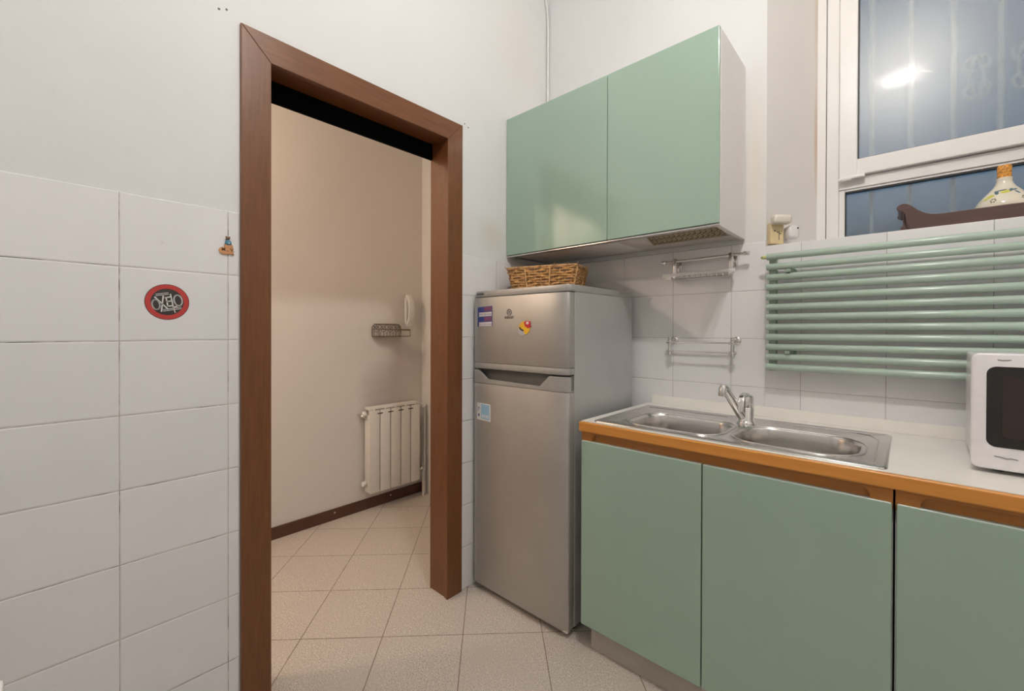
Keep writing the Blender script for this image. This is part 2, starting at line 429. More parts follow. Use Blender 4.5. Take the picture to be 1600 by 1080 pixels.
# window_1 : fixed frame, proud upper sash, frosted panes, hinge
w1 = sroot('window_1')
X0w, X1w = 1.264, 2.535
bm = bm_new()
yf, yb = FY-.010, FY+.045
box(bm, X0w, 1.297, FY-.004, yb, SZ, WT, .002); box(bm, 1.300, 1.342, yf, yb, SZ, WT, .002); box(bm, 2.45, X1w, yf, yb, SZ, WT, .002)
box(bm, 1.342, 2.45, yf, yb, 1.822, 1.866, .002); box(bm, 1.342, 2.45, yf, yb, SZ, 1.60, .002); box(bm, 1.342, 2.45, yf, yb, WT-.05, WT, .002)
obj('window_frame', bm, PVC, w1)
bm = bm_new()   # lower light bead
for a in ((1.342, 1.362, 1.60, 1.822), (2.43, 2.45, 1.60, 1.822), (1.362, 2.43, 1.813, 1.822)):
    box(bm, a[0], a[1], yf+.006, yb-.01, a[2], a[3], .002)
obj('glazing_bead', bm, PVC, w1)
ys = FY-.032
bm = bm_new()
box(bm, 1.344, 1.404, ys, yb-.01, 1.868, WT-.03, .004); box(bm, 2.385, 2.448, ys, yb-.01, 1.868, WT-.03, .004)
box(bm, 1.400, 2.39, ys, yb-.01, 1.868, 1.933, .004); box(bm, 1.400, 2.39, ys, yb-.01, WT-.10, WT-.03, .004)
sash = obj('window_sash', bm, PVC, w1)
bm = bm_new(); box(bm, 1.404, 1.408, ys+.010, ys+.03, 1.933, 3.0); box(bm, 1.404, 2.385, ys+.010, ys+.03, 1.933, 1.936); obj('gasket', bm, DARK, sash)
bm = bm_new(); box(bm, 1.362, 1.366, yf+.010, yf+.030, 1.60, 1.813); box(bm, 1.362, 2.43, yf+.010, yf+.030, 1.807, 1.813); obj('gasket', bm, DARK, w1)
bm = bm_new(); box(bm, 1.403, 2.386, ys+.022, ys+.028, 1.93, WT-.09); obj('window_pane', bm, FROST, w1)
bm = bm_new(); box(bm, 1.361, 2.432, yf+.022, yf+.028, 1.59, 1.818); obj('window_pane', bm, FROST, w1)
bm = bm_new(); box(bm, 1.346, 1.428, ys-.010, ys+.004, 1.856, 1.868, .002); box(bm, 1.342, 1.386, ys-.012, ys+.004, 1.851, 1.862, .002)
cyl(bm, (1.344, ys-.008, 1.858), (1.428, ys-.008, 1.858), .005, 12)
obj('hinge', bm, PVC, w1, True)

# courtyard wall beyond the window and the painted grille in front of it
bm = bm_new(); box(bm, -3, 6, 5.0, 5.3, -1, 2.6); struct('wall_courtyard', bm, COURT)
gr = thing('window_grille', 'white painted iron grille with scrolls outside the frosted window', 'grille', (1.9, .352, SZ))
GY = .352
for k in range(-1, 9):
    bm = bm_new(); cyl(bm, (1.443+.120*k, GY, 1.50), (1.443+.120*k, GY, 3.15), .008, 12); obj('bar', bm, IRON, gr, True)
for k in range(2, 8):
    cx = 1.443+.120*k+.060
    for sx in (-1, 1):
        pts = []
        for i in range(44):
            a = (i/43-.5)*2; q_ = abs(a)*1.55*PI; r = .040*(1-.55*abs(a))
            pts.append((cx+sx*(.012-r*math.cos(q_)*.75), GY, 2.18+math.copysign(.045, a)*min(1, abs(a)*6)+math.copysign(1, a)*r*math.sin(q_)))
        bm = bm_new(); tube(bm, pts, .004, 8); obj('scroll', bm, IRON, gr, True)
for z in (1.53, 3.10):
    bm = bm_new(); box(bm, 1.28, 2.54, GY-.006, GY+.006, z-.008, z+.008); obj('cross_rail', bm, IRON, gr)

# door_1 : casing, lining, sliding door track
d1 = sroot('door_1')
CY0, CY1, CZ = -1.5765, -.662, 2.193      # outer edges of the casing
IY0, IY1, IZ = -1.489, -.750, 2.104       # inner edges
def casing(bm, pts): prism(bm, pts, 'X', .0, .013, .002, 2)
bm = bm_new(); casing(bm, [(CY0, 0), (IY0, 0), (IY0, IZ), (CY0, CZ)]); obj('door_casing_side', bm, WOODF, d1)
bm = bm_new(); casing(bm, [(IY1, 0), (CY1, 0), (CY1, CZ), (IY1, IZ)]); obj('door_casing_side', bm, WOODF, d1)
bm = bm_new(); casing(bm, [(CY0, CZ), (IY0, IZ), (IY1, IZ), (CY1, CZ)]); obj('door_casing_head', bm, WOODH, d1)
bm = bm_new(); box(bm, -.116, -.004, OY0, IY0-.006, 0, OZ, .001); obj('door_jamb', bm, WOODF, d1)
bm = bm_new(); box(bm, -.116, -.004, IY1+.006, OY1, 0, OZ, .001)
box(bm, -.012, .004, IY1+.002, OY1, 0, OZ-.01, .0015)
obj('door_jamb', bm, WOODF, d1)
bm = bm_new(); box(bm, -.104, -.004, IY0-.006, IY1+.006, IZ+.006, OZ, .001); box(bm, -.012, .004, IY0-.002, IY1+.002, IZ+.002, OZ, .0015); obj('door_head_lining', bm, WOODH, d1)
bm = bm_new(); box(bm, -.124, -.110, IY0-.006, IY1+.006, 2.040, OZ, .001); obj('sliding_track_cover', bm, BLACK, d1)
bm = bm_new()    # hall side casing
prism(bm, [(CY0, 0), (IY0-.006, 0), (IY0-.006, 2.04), (CY0, CZ)], 'X', -.124, -.112, .002)
prism(bm, [(IY1+.006, 0), (CY1, 0), (CY1, CZ), (IY1+.006, 2.04)], 'X', -.124, -.112, .002)
prism(bm, [(CY0, CZ), (IY0-.006, 2.128), (IY1+.006, 2.128), (CY1, CZ)], 'X', -.124, -.112, .002)
obj('door_casing_hall', bm, WOODF, d1)

# thin cable in the corner
bm = bm_new(); tube(bm, [(.010, -.010, 1.603), (.010, -.010, 2.6), (.010, -.010, 3.02), (.009, -.018, 3.10), (.009, -.045, 3.17), (.009, -.10, 3.22), (.009, -.3, 3.26)], .0065, 10)
o = obj('cable', bm, WHITEP, None, True); tag(o, 'thin white cable running down the corner behind the wall cabinet', 'cable')

# ------------------------------------------------------------------ LAMPS (kitchen and hall bulbs of the place, rear fill lamp added)
def bulb(name, c, r, mat, parent):
    bm = bm_new(); ball(bm, c, r, 24, 16); return obj(name, bm, mat, parent, True)
BULBM = emis('kitchen_bulb_glass', (1, .955, .905), KITCHEN_BULB)
FILLM = emis('fill_lamp_glass', (.96, .98, 1), FILL_LAMP)
HALLM = emis('hall_bulb_glass', (1, .80, .61), HALL_LAMP)
k = thing('ceiling_lamp', 'two bulb ceiling lamp hanging over the middle of the kitchen', 'lamp', (1.52, -1.42, ZC))
bm = bm_new(); lathe(bm, [(.05, 0), (.05, -.012), (.02, -.03), (.006, -.035)], (1.52, -1.42, ZC), 24); cyl(bm, (1.52, -1.42, ZC-.03), (1.52, -1.42, 3.055), .006, 10)
cyl(bm, (1.42, -1.45, 3.055), (1.62, -1.39, 3.055), .008, 10)
for q in ((1.468, -1.445), (1.575, -1.40)): cyl(bm, (*q, 3.055), (*q, 2.995), .017, 16)
obj('lamp_stem', bm, CHROMES, k, True)
bulb('light_bulb', (1.468, -1.445, 2.960), .028, BULBM, k); bulb('light_bulb', (1.575, -1.40, 2.960), .028, BULBM, k)
k = thing('ceiling_lamp', 'added round white fill light on the ceiling at the unseen back of the kitchen', 'lamp', (1.6, -2.9, ZC))  # unseen fixture added to brighten the kitchen from behind the camera
bm = bm_new(); lathe(bm, [(.20, 0), (.20, -.02), (.19, -.022)], (1.6, -2.9, ZC), 40); obj('fill_lamp_base', bm, WHITEP, k, True)
bm = bm_new(); lathe(bm, [(.185, -.0225), (.18, -.05), (.14, -.08), (.07, -.095), (.005, -.098)], (1.6, -2.9, ZC), 40); obj('fill_lamp_shade', bm, FILLM, k, True)
k = thing('ceiling_lamp', 'bare warm bulb hanging from the hall ceiling', 'lamp', (-.72, -2.35, HZ))
bm = bm_new(); cyl(bm, (-.72, -2.35, HZ), (-.72, -2.35, 2.46), .005, 8); cyl(bm, (-.72, -2.35, 2.46), (-.72, -2.35, 2.42), .016, 16); obj('lamp_cord', bm, WHITEP, k, True)
bulb('light_bulb', (-.72, -2.35, 2.39), .04, HALLM, k)

# ------------------------------------------------------------------ BASE UNITS
def base_unit(name, label, x0, x1, doors, group):
    t = thing(name, label, 'kitchen cabinet', ((x0+x1)/2, -.29, 0), group)
    bm = bm_new()
    box(bm, x0, x0+.018, -.575, -.012, .10, .845); box(bm, x1-.018, x1, -.575, -.012, .10, .845)
    box(bm, x0+.018, x1-.018, -.575, -.012, .10, .118); box(bm, x0+.018, x1-.018, -.030, -.012, .118, .845)
    obj('carcass', bm, WHITE, t)
    # timber rail with its routed finger groove
    gx0, gx1, gz = x0+.045, x1-.045, .838
    r = .020
    pts = [(x0, .806), (x0, .8465), (x1, .8465), (x1, .806), (gx1, .806)]
    for i in range(9):
        a = i/8*PI/2; pts.append((gx1-r+r*math.cos(a), gz-r+r*math.sin(a)))
    for i in range(9):
        a = PI/2+i/8*PI/2; pts.append((gx0+r+r*math.cos(a), gz-r+r*math.sin(a)))
    pts.append((gx0, .806))
    bm = bm_new(); prism(bm, pts, 'Y', -.594, -.582, .0015); box(bm, x0, x1, -.582, -.576, .79, .8465)
    obj('finger_rail', bm, RAILW, t)
    bm = bm_new(); box(bm, x0+.025, x1-.0 if x1 > 1.6 else x1, -.560, -.545, .0, .115); obj('plinth', bm, GREYP, t)
    for a, b_ in doors:
        bm = bm_new(); box(bm, a+.0018, b_-.0018, -.600, -.580, .105, .810, .0022, 2)
        d = obj('door', bm, GREEN, t)
        bm = bm_new(); box(bm, a+.003, b_-.003, -.5995, -.5805, .8085, .8118, .001, 1); obj('door_top_edge', bm, simple_edge, d)
    return t
simple_edge = simple('door_edge_strip', (.50, .60, .55), .25)
base_unit('base_cabinet', 'double door green base cabinet under the steel sink', .632, 1.532, ((.632, 1.081), (1.081, 1.532)), None)
base_unit('base_cabinet', 'green base cabinet under the microwave, right of the sink unit', 1.536, 2.136, ((1.537, 2.134),), None)

wt = thing('worktop', 'cream laminate worktop with a honey coloured wooden front edge', 'worktop', (1.38, -.3, .847))
HX = (.748, 1.475, -.534, -.236)
WX0, WX1, WY0 = .627, 2.15, -.604
bm = bm_new()
for a in ((WX0, HX[0], -.592, -.006), (HX[1], WX1, -.592, -.006), (HX[0], HX[1], -.592, HX[2]), (HX[0], HX[1], HX[3], -.006)):
    box(bm, a[0], a[1], a[2], a[3], .8475, .884)
obj('worktop_slab', bm, WTOP, wt)
bm = bm_new(); box(bm, WX0-.001, WX1, -.608, -.592, .847, .8835, .005, 3); obj('front_edge', bm, EDGEW, wt)
bm = bm_new(); prism(bm, [(-.004-.001, .8845), (-.022, .8845), (-.018, .905), (-.014, .922), (-.005, .924)], 'X', .652, WX1, .001, 1)
obj('splash_rail', bm, WTOP, wt)

# ------------------------------------------------------------------ SINK
sk = thing('kitchen_sink', 'stainless steel double bowl sink set into the worktop', 'sink', (1.095, -.34, .884))
SX0, SX1, SY0, SY1 = .668, 1.521, -.577, -.098
ZT = .8885
bowls = [(.766, 1.096, -.518, -.262), (1.130, 1.458, -.518, -.256)]
def ring_bm(bm, pts, z): return [bm.verts.new((x, y, z)) for x, y in pts]
bm = bm_new()
outer = rrect(SX0+.012, SX1-.012, SY0+.012, SY1-.012, .012, 4)
vo = ring_bm(bm, outer, ZT-.0010)
edges = [bm.edges.new((vo[i], vo[(i+1) % len(vo)])) for i in range(len(vo))]
for b_ in bowls:
    vb = ring_bm(bm, rrect(*b_, .075 if b_ is bowls[0] else .095, 10), ZT-.0010)
    edges += [bm.edges.new((vb[i], vb[(i+1) % len(vb)])) for i in range(len(vb))]
bmesh.ops.triangle_fill(bm, use_beauty=True, use_dissolve=False, edges=edges)
# raised rolled lip around
l1 = rrect(SX0+.012, SX1-.012, SY0+.012, SY1-.012, .012, 4); l2 = rrect(SX0+.007, SX1-.007, SY0+.007, SY1-.007, .014, 4)
l3 = rrect(SX0+.002, SX1-.002, SY0+.002, SY1-.002, .018, 4); l4 = rrect(SX0, SX1, SY0, SY1, .02, 4)
rs = [ring_bm(bm, l1, ZT-.001), ring_bm(bm, l2, ZT+.0012), ring_bm(bm, l3, ZT-.0005), ring_bm(bm, l4, .8845)]
for a, b2 in zip(rs, rs[1:]):
    n = len(a)
    for i in range(n): bm.faces.new((a[i], a[(i+1) % n], b2[(i+1) % n], b2[i]))
bmesh.ops.remove_doubles(bm, verts=bm.verts, dist=.0002)
obj('sink_deck', bm, STEEL, sk, 35)
for bi, b_ in enumerate(bowls):
    R = .075 if bi == 0 else .095
    bm = bm_new(); rs = []
    D = .150
    prof = [(0, -.001), (.002, -.004), (.004, -.010), (.007, -.05), (.011, -.11), (.016, -.130), (.026, -.144), (.045, -D), (.10, -D-.004)]
    for ins, dz in prof:
        r = max(.02, R-ins*.6)
        x0, x1, y0, y1 = b_[0]+ins, b_[1]-ins, b_[2]+ins, b_[3]-ins
        r = min(r, (y1-y0)/2-.002, (x1-x0)/2-.002)
        rs.append(ring_bm(bm, rrect(x0, x1, y0, y1, r, 10), ZT+dz))
    for a, b2 in zip(rs, rs[1:]):
        n = len(a)
        for i in range(n): bm.faces.new((a[i], a[(i+1) % n], b2[(i+1) % n], b2[i]))
    bm.faces.new(rs[-1])
    bo = obj('bowl', bm, STEEL, sk, 50)
    cx, cy = (b_[0]+b_[1])/2, (b_[2]+b_[3])/2
    bm = bm_new(); lathe(bm, [(.042, 0), (.042, .002), (.034, .003), (.030, .0005), (.008, .0005), (.007, .004)], (cx, cy, ZT-D-.0035), 32); obj('drain', bm, CHROME, bo, True)
    # pressed bead round the bowl
    bm = bm_new(); pts = [(x, y, ZT-.0006) for x, y in rrect(b_[0]-.012, b_[1]+.012, b_[2]-.010, b_[3]+.012, R+.012, 10)]
    tube(bm, pts, .0022, 6, closed=True); obj('pressed_bead', bm, STEEL, sk, True)
bm = bm_new()
for k_ in range(5): tube(bm, [(.692+.014*k_, -.53, ZT-.0008), (.692+.014*k_, -.30, ZT-.0008)], .0018, 6)
tube(bm, [(.70, -.145, ZT-.0008), (1.03, -.145, ZT-.0008)], .002, 6)
tube(bm, [(1.19, -.140, ZT-.0008), (1.42, -.140, ZT-.0008), (1.470, -.16, ZT-.0008), (1.490, -.21, ZT-.0008), (1.492, -.50, ZT-.0008)], .0022, 6)
obj('drainer_ridges', bm, STEEL, sk, True)

# ------------------------------------------------------------------ TAP
fx, fy = 1.113, -.222
tp = thing('kitchen_tap', 'chrome single lever mixer tap standing behind the sink bowls', 'tap', (fx, fy, ZT))
bm = bm_new(); lathe(bm, [(.033, -.001), (.033, .003), (.029, .008), (.0268, .012), (.0262, .058), (.0245, .060), (.0245, .062), (.0262, .064)], (fx, fy, ZT), 36)
obj('tap_body', bm, CHROME, tp, True)
bm = bm_new(); lathe(bm, [(.0262, .0645), (.0265, .078), (.0262, .090), (.0235, .100), (.015, .1055), (.002, .107)], (fx, fy, ZT), 36)
obj('tap_cap', bm, CHROME, tp, True)
# lever loop bending forward and down from the cap
bm = bm_new(); prism(bm, [(0, .100), (.0, .111), (-.012, .114), (-.038, .110), (-.056, .098), (-.064, .080), (-.066, .050), (-.058, .050), (-.056, .078), (-.047, .092), (-.034, .099), (-.014, .102)], 'X', -.010, .010, .002, 2)
bm.transform(Matrix.Translation((fx, fy, ZT)) @ Matrix.Rotation(math.radians(-2), 4, 'Z'))
obj('tap_lever', bm, CHROME, tp, 50)
tip = Vector((1.066, -.335, 1.030)); st = Vector((fx-.008, fy-.014, ZT+.025))
dv = tip-st
pts = [st, st+dv*.12+Vector((0, 0, -.004)), st+dv*.35+Vector((0, 0, -.001)), st+dv*.65, st+dv*.86+Vector((0, 0, .001)), st+dv*.95+Vector((0, 0, .000)), st+dv*1.0+Vector((0, 0, -.004)), st+dv*1.035+Vector((0, 0, -.014)), st+dv*1.045+Vector((0, 0, -.028))]
bm = bm_new(); tube(bm, pts, [.0160, .0160, .0155, .0150, .0145, .0140, .0138, .0136, .0130], 20); sp_ = obj('tap_spout', bm, CHROME, tp, True)
bm = bm_new(); e_ = st+dv*1.045+Vector((0, 0, -.0285)); lathe(bm, [(.0138, .002), (.0142, -.003), (.0135, -.010), (.010, -.011)], e_, 24); obj('aerator', bm, CHROMES, sp_, True)

# ------------------------------------------------------------------ WALL CABINET
uc = thing('wall_cabinet', 'green two door wall cabinet with a built in extractor', 'kitchen cabinet', (.53, -.17, 1.61))
UX0, UX1, UY, UZ0, UZ1 = .006, 1.052, -.330, 1.622, 2.336
bm = bm_new()
box(bm, UX0, UX0+.018, UY, -.006, UZ0, UZ1, .001, 1); box(bm, UX1-.018, UX1, UY, -.006, UZ0-.006, UZ1, .001, 1)
box(bm, UX0+.018, UX1-.018, UY, -.006, UZ1-.018, UZ1-.0005); box(bm, UX0+.018, UX1-.018, -.012, -.006, UZ0, UZ1-.018)
box(bm, UX0, .610, UY, -.006, UZ0, UZ0+.016); box(bm, .595, .613, UY, -.012, UZ0+.016, UZ1-.018)
obj('carcass', bm, WHITE, uc)
for a, b_ in ((UX0-.002, .596), (.599, UX1-.0005)):
    bm = bm_new(); box(bm, a, b_, -.351, -.332, UZ0+.002, UZ1, .0018, 2); obj('door', bm, GREEN, uc)
bm = bm_new(); box(bm, UX0, UX1, -.349, -.326, UZ0-.008, UZ0-.001, .002, 2); obj('bottom_trim_strip', bm, CHROMES, uc)
# extractor: sloping tray edges around a recessed filter
ex = (.616, UX1-.016, -.325, -.012)
oz, dz_ = UZ0-.002, UZ0+.066
def slab(bm, pts, t_=.002):
    """a thin bent sheet given by its four corners"""
    c = [Vector(p) for p in pts]; n_ = (c[1]-c[0]).cross(c[2]-c[0]).normalized()
    if n_.z < 0: n_ = -n_
    lo = [bm.verts.new(p) for p in c]; hi = [bm.verts.new(p+n_*t_) for p in c]
    bm.faces.new(lo); bm.faces.new(hi[::-1])
    for q_ in range(4): bm.faces.new((lo[q_], lo[(q_+1) % 4], hi[(q_+1) % 4], hi[q_]))
A_, B_ = (ex[0], ex[2]+.006), (ex[1], ex[2]+.006)
fl_, fr_ = .700, ex[1]-.022
yk = -.112
bm = bm_new()
slab(bm, [(ex[0], ex[2], oz), (ex[1], ex[2], oz), (ex[1], ex[2]+.006, oz), (ex[0], ex[2]+.006, oz)])
slab(bm, [(*A_, oz), (*B_, oz), (fr_, -.305, dz_), (fl_, -.305, dz_)])
slab(bm, [(*A_, oz), (fl_, -.305, dz_), (fl_, yk, oz+.004), (ex[0]+.03, yk, oz)])
slab(bm, [(*B_, oz), (ex[1], yk, oz), (fr_, yk, oz+.004), (fr_, -.305, dz_)])
slab(bm, [(ex[0], yk, oz), (ex[1], yk, oz), (ex[1], ex[3], oz), (ex[0], ex[3], oz)], .004)
slab(bm, [(ex[0], ex[2]+.006, oz), (ex[0]+.03, yk, oz), (ex[0], yk, oz), (ex[0], yk-.001, oz)])
hood = obj('extractor_hood', bm, SHADEG, uc)
bm = bm_new(); slab(bm, [(fl_, -.305, dz_-.001), (fr_, -.305, dz_-.001), (fr_, yk, oz+.003), (fl_, yk, oz+.003)], .001)
for k_ in range(15):
    x = fl_+.006+k_*(fr_-fl_-.012)/14
    slab(bm, [(x-.003, -.300, dz_-.006), (x+.003, -.300, dz_-.006), (x+.003, yk-.004, oz+.0005), (x-.003, yk-.004, oz+.0005)], .003)
obj('filter', bm, HOODF, hood)

# ------------------------------------------------------------------ FRIDGE
fr = thing('fridge', 'silver two door fridge freezer standing in the corner', 'fridge', (.293, -.32, 0))
FX0, FX1, FYB, FYF = .019, .569, -.055, -.548
bm = bm_new(); box(bm, FX0+.002, FX1-.001, FYF, FYB, .030, 1.392, .004, 2); obj('fridge_body', bm, FRS, fr)
def door_plan(x0, x1, yb, yf, n=9, w=.075, d=.020):
    pts = [(x1, yb), ]
    for i in range(n+1):
        t_ = i/n; a = t_*PI/2
        pts.append((x1-w+w*math.cos(a), yf+d-d*math.sin(a)))
    for i in range(n+1):
        t_ = i/n; a = PI/2-t_*PI/2; w2 = .03
        pts.append((x0+w2-w2*math.cos(a), yf+d-d*math.sin(a)))
    pts.append((x0, yb)); return pts
bm = bm_new(); prism(bm, door_plan(FX0, FX1, FYF-.004, -.603), 'Z', 1.082, 1.386, .002, 2)
ud = obj('freezer_door', bm, FRD, fr, 30)
bm = bm_new(); prism(bm, door_plan(FX0, FX1, FYF-.004, -.6035), 'Z', 1.054, 1.0805, .002, 2); obj('door_bottom_trim', bm, FRP, ud, 30)
bm = bm_new(); prism(bm, door_plan(FX0, FX1, FYF-.004, -.603), 'Z', .034, .984, .002, 2)
ld = obj('fridge_door', bm, FRD, fr, 30)
# handle band with a scooped notch: lower strip in full, ends in full height
full = door_plan(FX0, FX1, FYF-.004, -.6035)
bm = bm_new(); prism(bm, full, 'Z', .9855, .990, .001, 1)
# front skin following the plan, cut by the notch outline
def front_y(x):
    w, d, yf = .075, .020, -.6035
    if x > FX1-w:
        c = (x-(FX1-w))/w; return yf+d-d*math.sqrt(max(0, 1-c*c))
    if x < FX0+.03:
        c = ((FX0+.03)-x)/.03; return yf+d-d*math.sqrt(max(0, 1-c*c))
    return yf
def top_z(x):
    if x < .062 or x > .478: return 1.046
    if x < .120: return 1.046-(x-.062)/.058*.040
    if x > .428: return 1.000+(x-.428)/.050*.046
    return 1.006-(x-.12)/(.308)*.006
t = bmesh.new(); xs = sorted(set([FX0+(FX1-FX0)*i/90 for i in range(91)]+[.062, .12, .428, .478]))
rows = []
for x in xs:
    y = front_y(x); z = top_z(x)
    rows.append([t.verts.new((x, y, .990)), t.verts.new((x, y, z-.002)), t.verts.new((x, y+.003, z)), t.verts.new((x, y+.010, z)), t.verts.new((x, y+.010, .990))])
for a, b2 in zip(rows, rows[1:]):
    for i in range(5): t.faces.new((a[i], b2[i], b2[(i+1) % 5], a[(i+1) % 5]))
t.faces.new(rows[0]); t.faces.new(rows[-1][::-1])
merge(bm, t)
obj('door_handle', bm, FRP, ld, 35)
bm = bm_new(); box(bm, FX0+.004, FX1-.004, FYF-.022, FYF-.002, .990, 1.050); obj('handle_recess', bm, simple('handle_recess_grey', (.16, .155, .15), .5), ld)
bm = bm_new(); box(bm, FX0+.006, FX1-.005, FYF-.004, FYF, .034, 1.384); obj('door_seal', bm, DARK, fr)
bm = bm_new(); prism(bm, rrect(FX0-.002, FX1+.001, -.590, FYB, .022, 6), 'Z', 1.390, 1.418, .003, 2); obj('fridge_top', bm, FRP, fr, 40)
for x, y in ((FX0+.05, -.51), (FX1-.04, -.51), (FX0+.05, -.10), (FX1-.04, -.10)):
    bm = bm_new(); lathe(bm, [(.018, 0), (.018, .008), (.010, .010), (.010, .031)], (x, y, .0), 20); obj('foot', bm, DARK, fr, True)
bm = bm_new(); box(bm, FX1-.055, FX1-.005, -.588, -.555, .020, .034, .003); obj('hinge', bm, CHROMES, fr)
# badge: ring with a bar, and the maker's word
bm = bm_new()
tube(bm, [(.258+.0125*math.cos(a*PI/12), -.6045, 1.313+.0135*math.sin(a*PI/12)) for a in range(24)], .0016, 8, closed=True)
box(bm, .2562, .2598, -.6055, -.603, 1.306, 1.320)
obj('badge', bm, GREYT, ud)
bm = text_bm('INDESIT', .0155, face_my(.258, -.6035, 1.289), .0006, .0002); obj('badge_lettering', bm, GREYT, ud)
bm = bm_new()
for k_ in range(7): box(bm, .034+.0072*k_, .0385+.0072*k_, -.5912, -.5895, 1.400, 1.407+.002*(k_ % 2))
obj('printed_marks', bm, GREYT, fr)

# magnets and labels on the doors
def flat(name, pts, y, t_, mat, parent=None):
    bm = bm_new(); prism(bm, pts, 'Y', y-t_, y, .0003, 1); return obj(name, bm, mat, parent)
def calendar_magnet(z, label):
    t = thing('fridge_magnet', label, 'magnet', (.103, -.603, z), 'banner magnets on the freezer door')
    flat('magnet_base', [(.056, z+.004), (.152, z+.008), (.152, z+.033), (.056, z+.029)], -.603, .0016, BLUE, t)
    flat('magnet_stripe', [(.100, z+.0095), (.150, z+.0115), (.150, z+.030), (.100, z+.028)], -.6046, .0004, PURPL, t)
    flat('magnet_label', [(.066, z-.014), (.150, z-.012), (.150, z+.005), (.066, z+.003)], -.603, .0012, STWHT, t)
    bm = bm_new()
    box(bm, .056, .063, -.6045, -.603, z-.016, z+.004); box(bm, .150, .153, -.6045, -.603, z-.013, z+.008)
    for k_ in range(9): box(bm, .071+.009*k_, .074+.009*k_, -.6046, -.6042, z-.009, z-.001)
    obj('magnet_marks', bm, BLUE, t)
calendar_magnet(1.312, 'upper of two blue and purple banner magnets on the freezer door')
calendar_magnet(1.266, 'lower of two blue and purple banner magnets on the freezer door')
t = thing('fridge_magnet', 'round colourful magnet of yellow, red and white below the badge', 'magnet', (.349, -.603, 1.245))
mc = (.347, 1.243)
flat('magnet_base', [(mc[0]+.031*math.cos(a*PI/10)*(1+.08*math.sin(3*a)), mc[1]+.029*math.sin(a*PI/10)) for a in range(20)], -.603, .002, YEL2, t)
flat('red_wing', [(.345, 1.268), (.362, 1.274), (.384, 1.270), (.380, 1.258), (.388, 1.248), (.368, 1.242), (.352, 1.250)], -.605, .0012, MRED, t)
flat('white_spot', [(.366+.008*math.cos(a*PI/6), 1.264+.006*math.sin(a*PI/6)) for a in range(12)], -.6062, .0006, STWHT, t)
flat('grey_patch', [(.315, 1.235), (.332, 1.240), (.345, 1.225), (.352, 1.215), (.340, 1.211), (.320, 1.215), (.314, 1.226)], -.605, .0012, simple('magnet_grey', (.45, .47, .50), .4), t)
flat('black_mark', [(.318, 1.246), (.326, 1.248), (.330, 1.240), (.345, 1.234), (.343, 1.228), (.326, 1.234)], -.6062, .0006, DARK, t)
t = thing('door_sticker', 'light blue and white sticker near the handle of the lower fridge door', 'sticker', (.097, -.603, .852))
flat('sticker_sheet', [(.052, .812), (.142, .810), (.142, .890), (.052, .892)], -.603, .0008, STWHT, t)
flat('sticker_picture', [(.080, .818), (.137, .816), (.137, .885), (.080, .887)], -.6038, .0004, LTBLUE, t)
bm = bm_new(); box(bm, .058, .073, -.6043, -.6038, .820, .884)
for k_ in range(4): box(bm, .087+.012*k_, .093+.012*k_, -.6046, -.6042, .823, .838)
obj('sticker_print', bm, STWHT, t); 
bm = bm_new(); tube(bm, [(.0655+.005*math.cos(a), -.6045, .862+.009*math.sin(a)) for a in [i*PI/5 for i in range(8)]], .0012, 6); box(bm, .061, .070, -.6046, -.6042, .828, .840); obj('sticker_digits', bm, BLUE, t)

# ------------------------------------------------------------------ WICKER BASKET on the fridge
bk = thing('wicker_basket', 'shallow rectangular wicker basket lying on top of the fridge', 'basket', (.275, -.335, 1.4185))
bt = math.radians(18); bcs, bsn = math.cos(bt), math.sin(bt)
bc = Vector((.105+.185*bcs-.105*bsn-.006, -.465+.185*bsn+.105*bcs)); BZ = 1.4185
def rr_point(s, hx, hy, r):
    """point and outward normal on a rounded rectangle at arclength fraction s"""
    pts = rrect(-hx, hx, -hy, hy, r, 6); n = len(pts)
    L = [math.dist(pts[i], pts[(i+1) % n]) for i in range(n)]; T = sum(L); d = (s % 1)*T
    for i in range(n):
        if d <= L[i] or i == n-1:
            q = d/L[i] if L[i] > 0 else 0; a, b2 = pts[i], pts[(i+1) % n]
            x, y = a[0]+(b2[0]-a[0])*q, a[1]+(b2[1]-a[1])*q; nx, ny = b2[1]-a[1], -(b2[0]-a[0]); l = math.hypot(nx, ny) or 1
            return x, y, nx/l, ny/l
        d -= L[i]
NS = 34; HB = .112
def basket_pt(s, u, off):
    fl = .86+.14*u
    x, y, nx, ny = rr_point(s, .176*fl, .107*fl, .022)
    x += nx*off; y += ny*off
    return (bc.x+x*bcs-y*bsn, bc.y+x*bsn+y*bcs, BZ+.004+u*HB)
bm = bm_new()
for row in range(9):
    u = (row+.5)/9
    jit = [random.uniform(-.0016, .0016) for _ in range(NS*2)]
    pts = [basket_pt(i/(NS*2), u+.022*math.sin(i*.9+row*2.3), .0050*math.cos(PI*(i/2)+PI*row)*1.0+jit[i]) for i in range(NS*2)]
    tube(bm, pts, .0056, 6, closed=True)
obj('woven_sides', bm, WICK, bk, True)
bm = bm_new()
for i in range(NS):
    s = i/NS; tube(bm, [basket_pt(s, 0, 0), basket_pt(s, .5, 0), basket_pt(s, 1.0, 0)], .0028, 6)
for i in range(0, NS, 4):   # broader upright strips seen on the outside
    s = (i+.5)/NS; tube(bm, [basket_pt(s, .05, .006), basket_pt(s, .5, .0075), basket_pt(s, .95, .006)], .0036, 6)
obj('stakes', bm, WICKR, bk, True)
bm = bm_new()
for ph in (0, 1, 2):
    pts = [basket_pt(i/(NS*2), 1.0+.022*math.sin(i*1.1+ph*2.1), .005*math.cos(i*1.1+ph*2.1)) for i in range(NS*2)]
    tube(bm, pts, .0034, 6, closed=True)
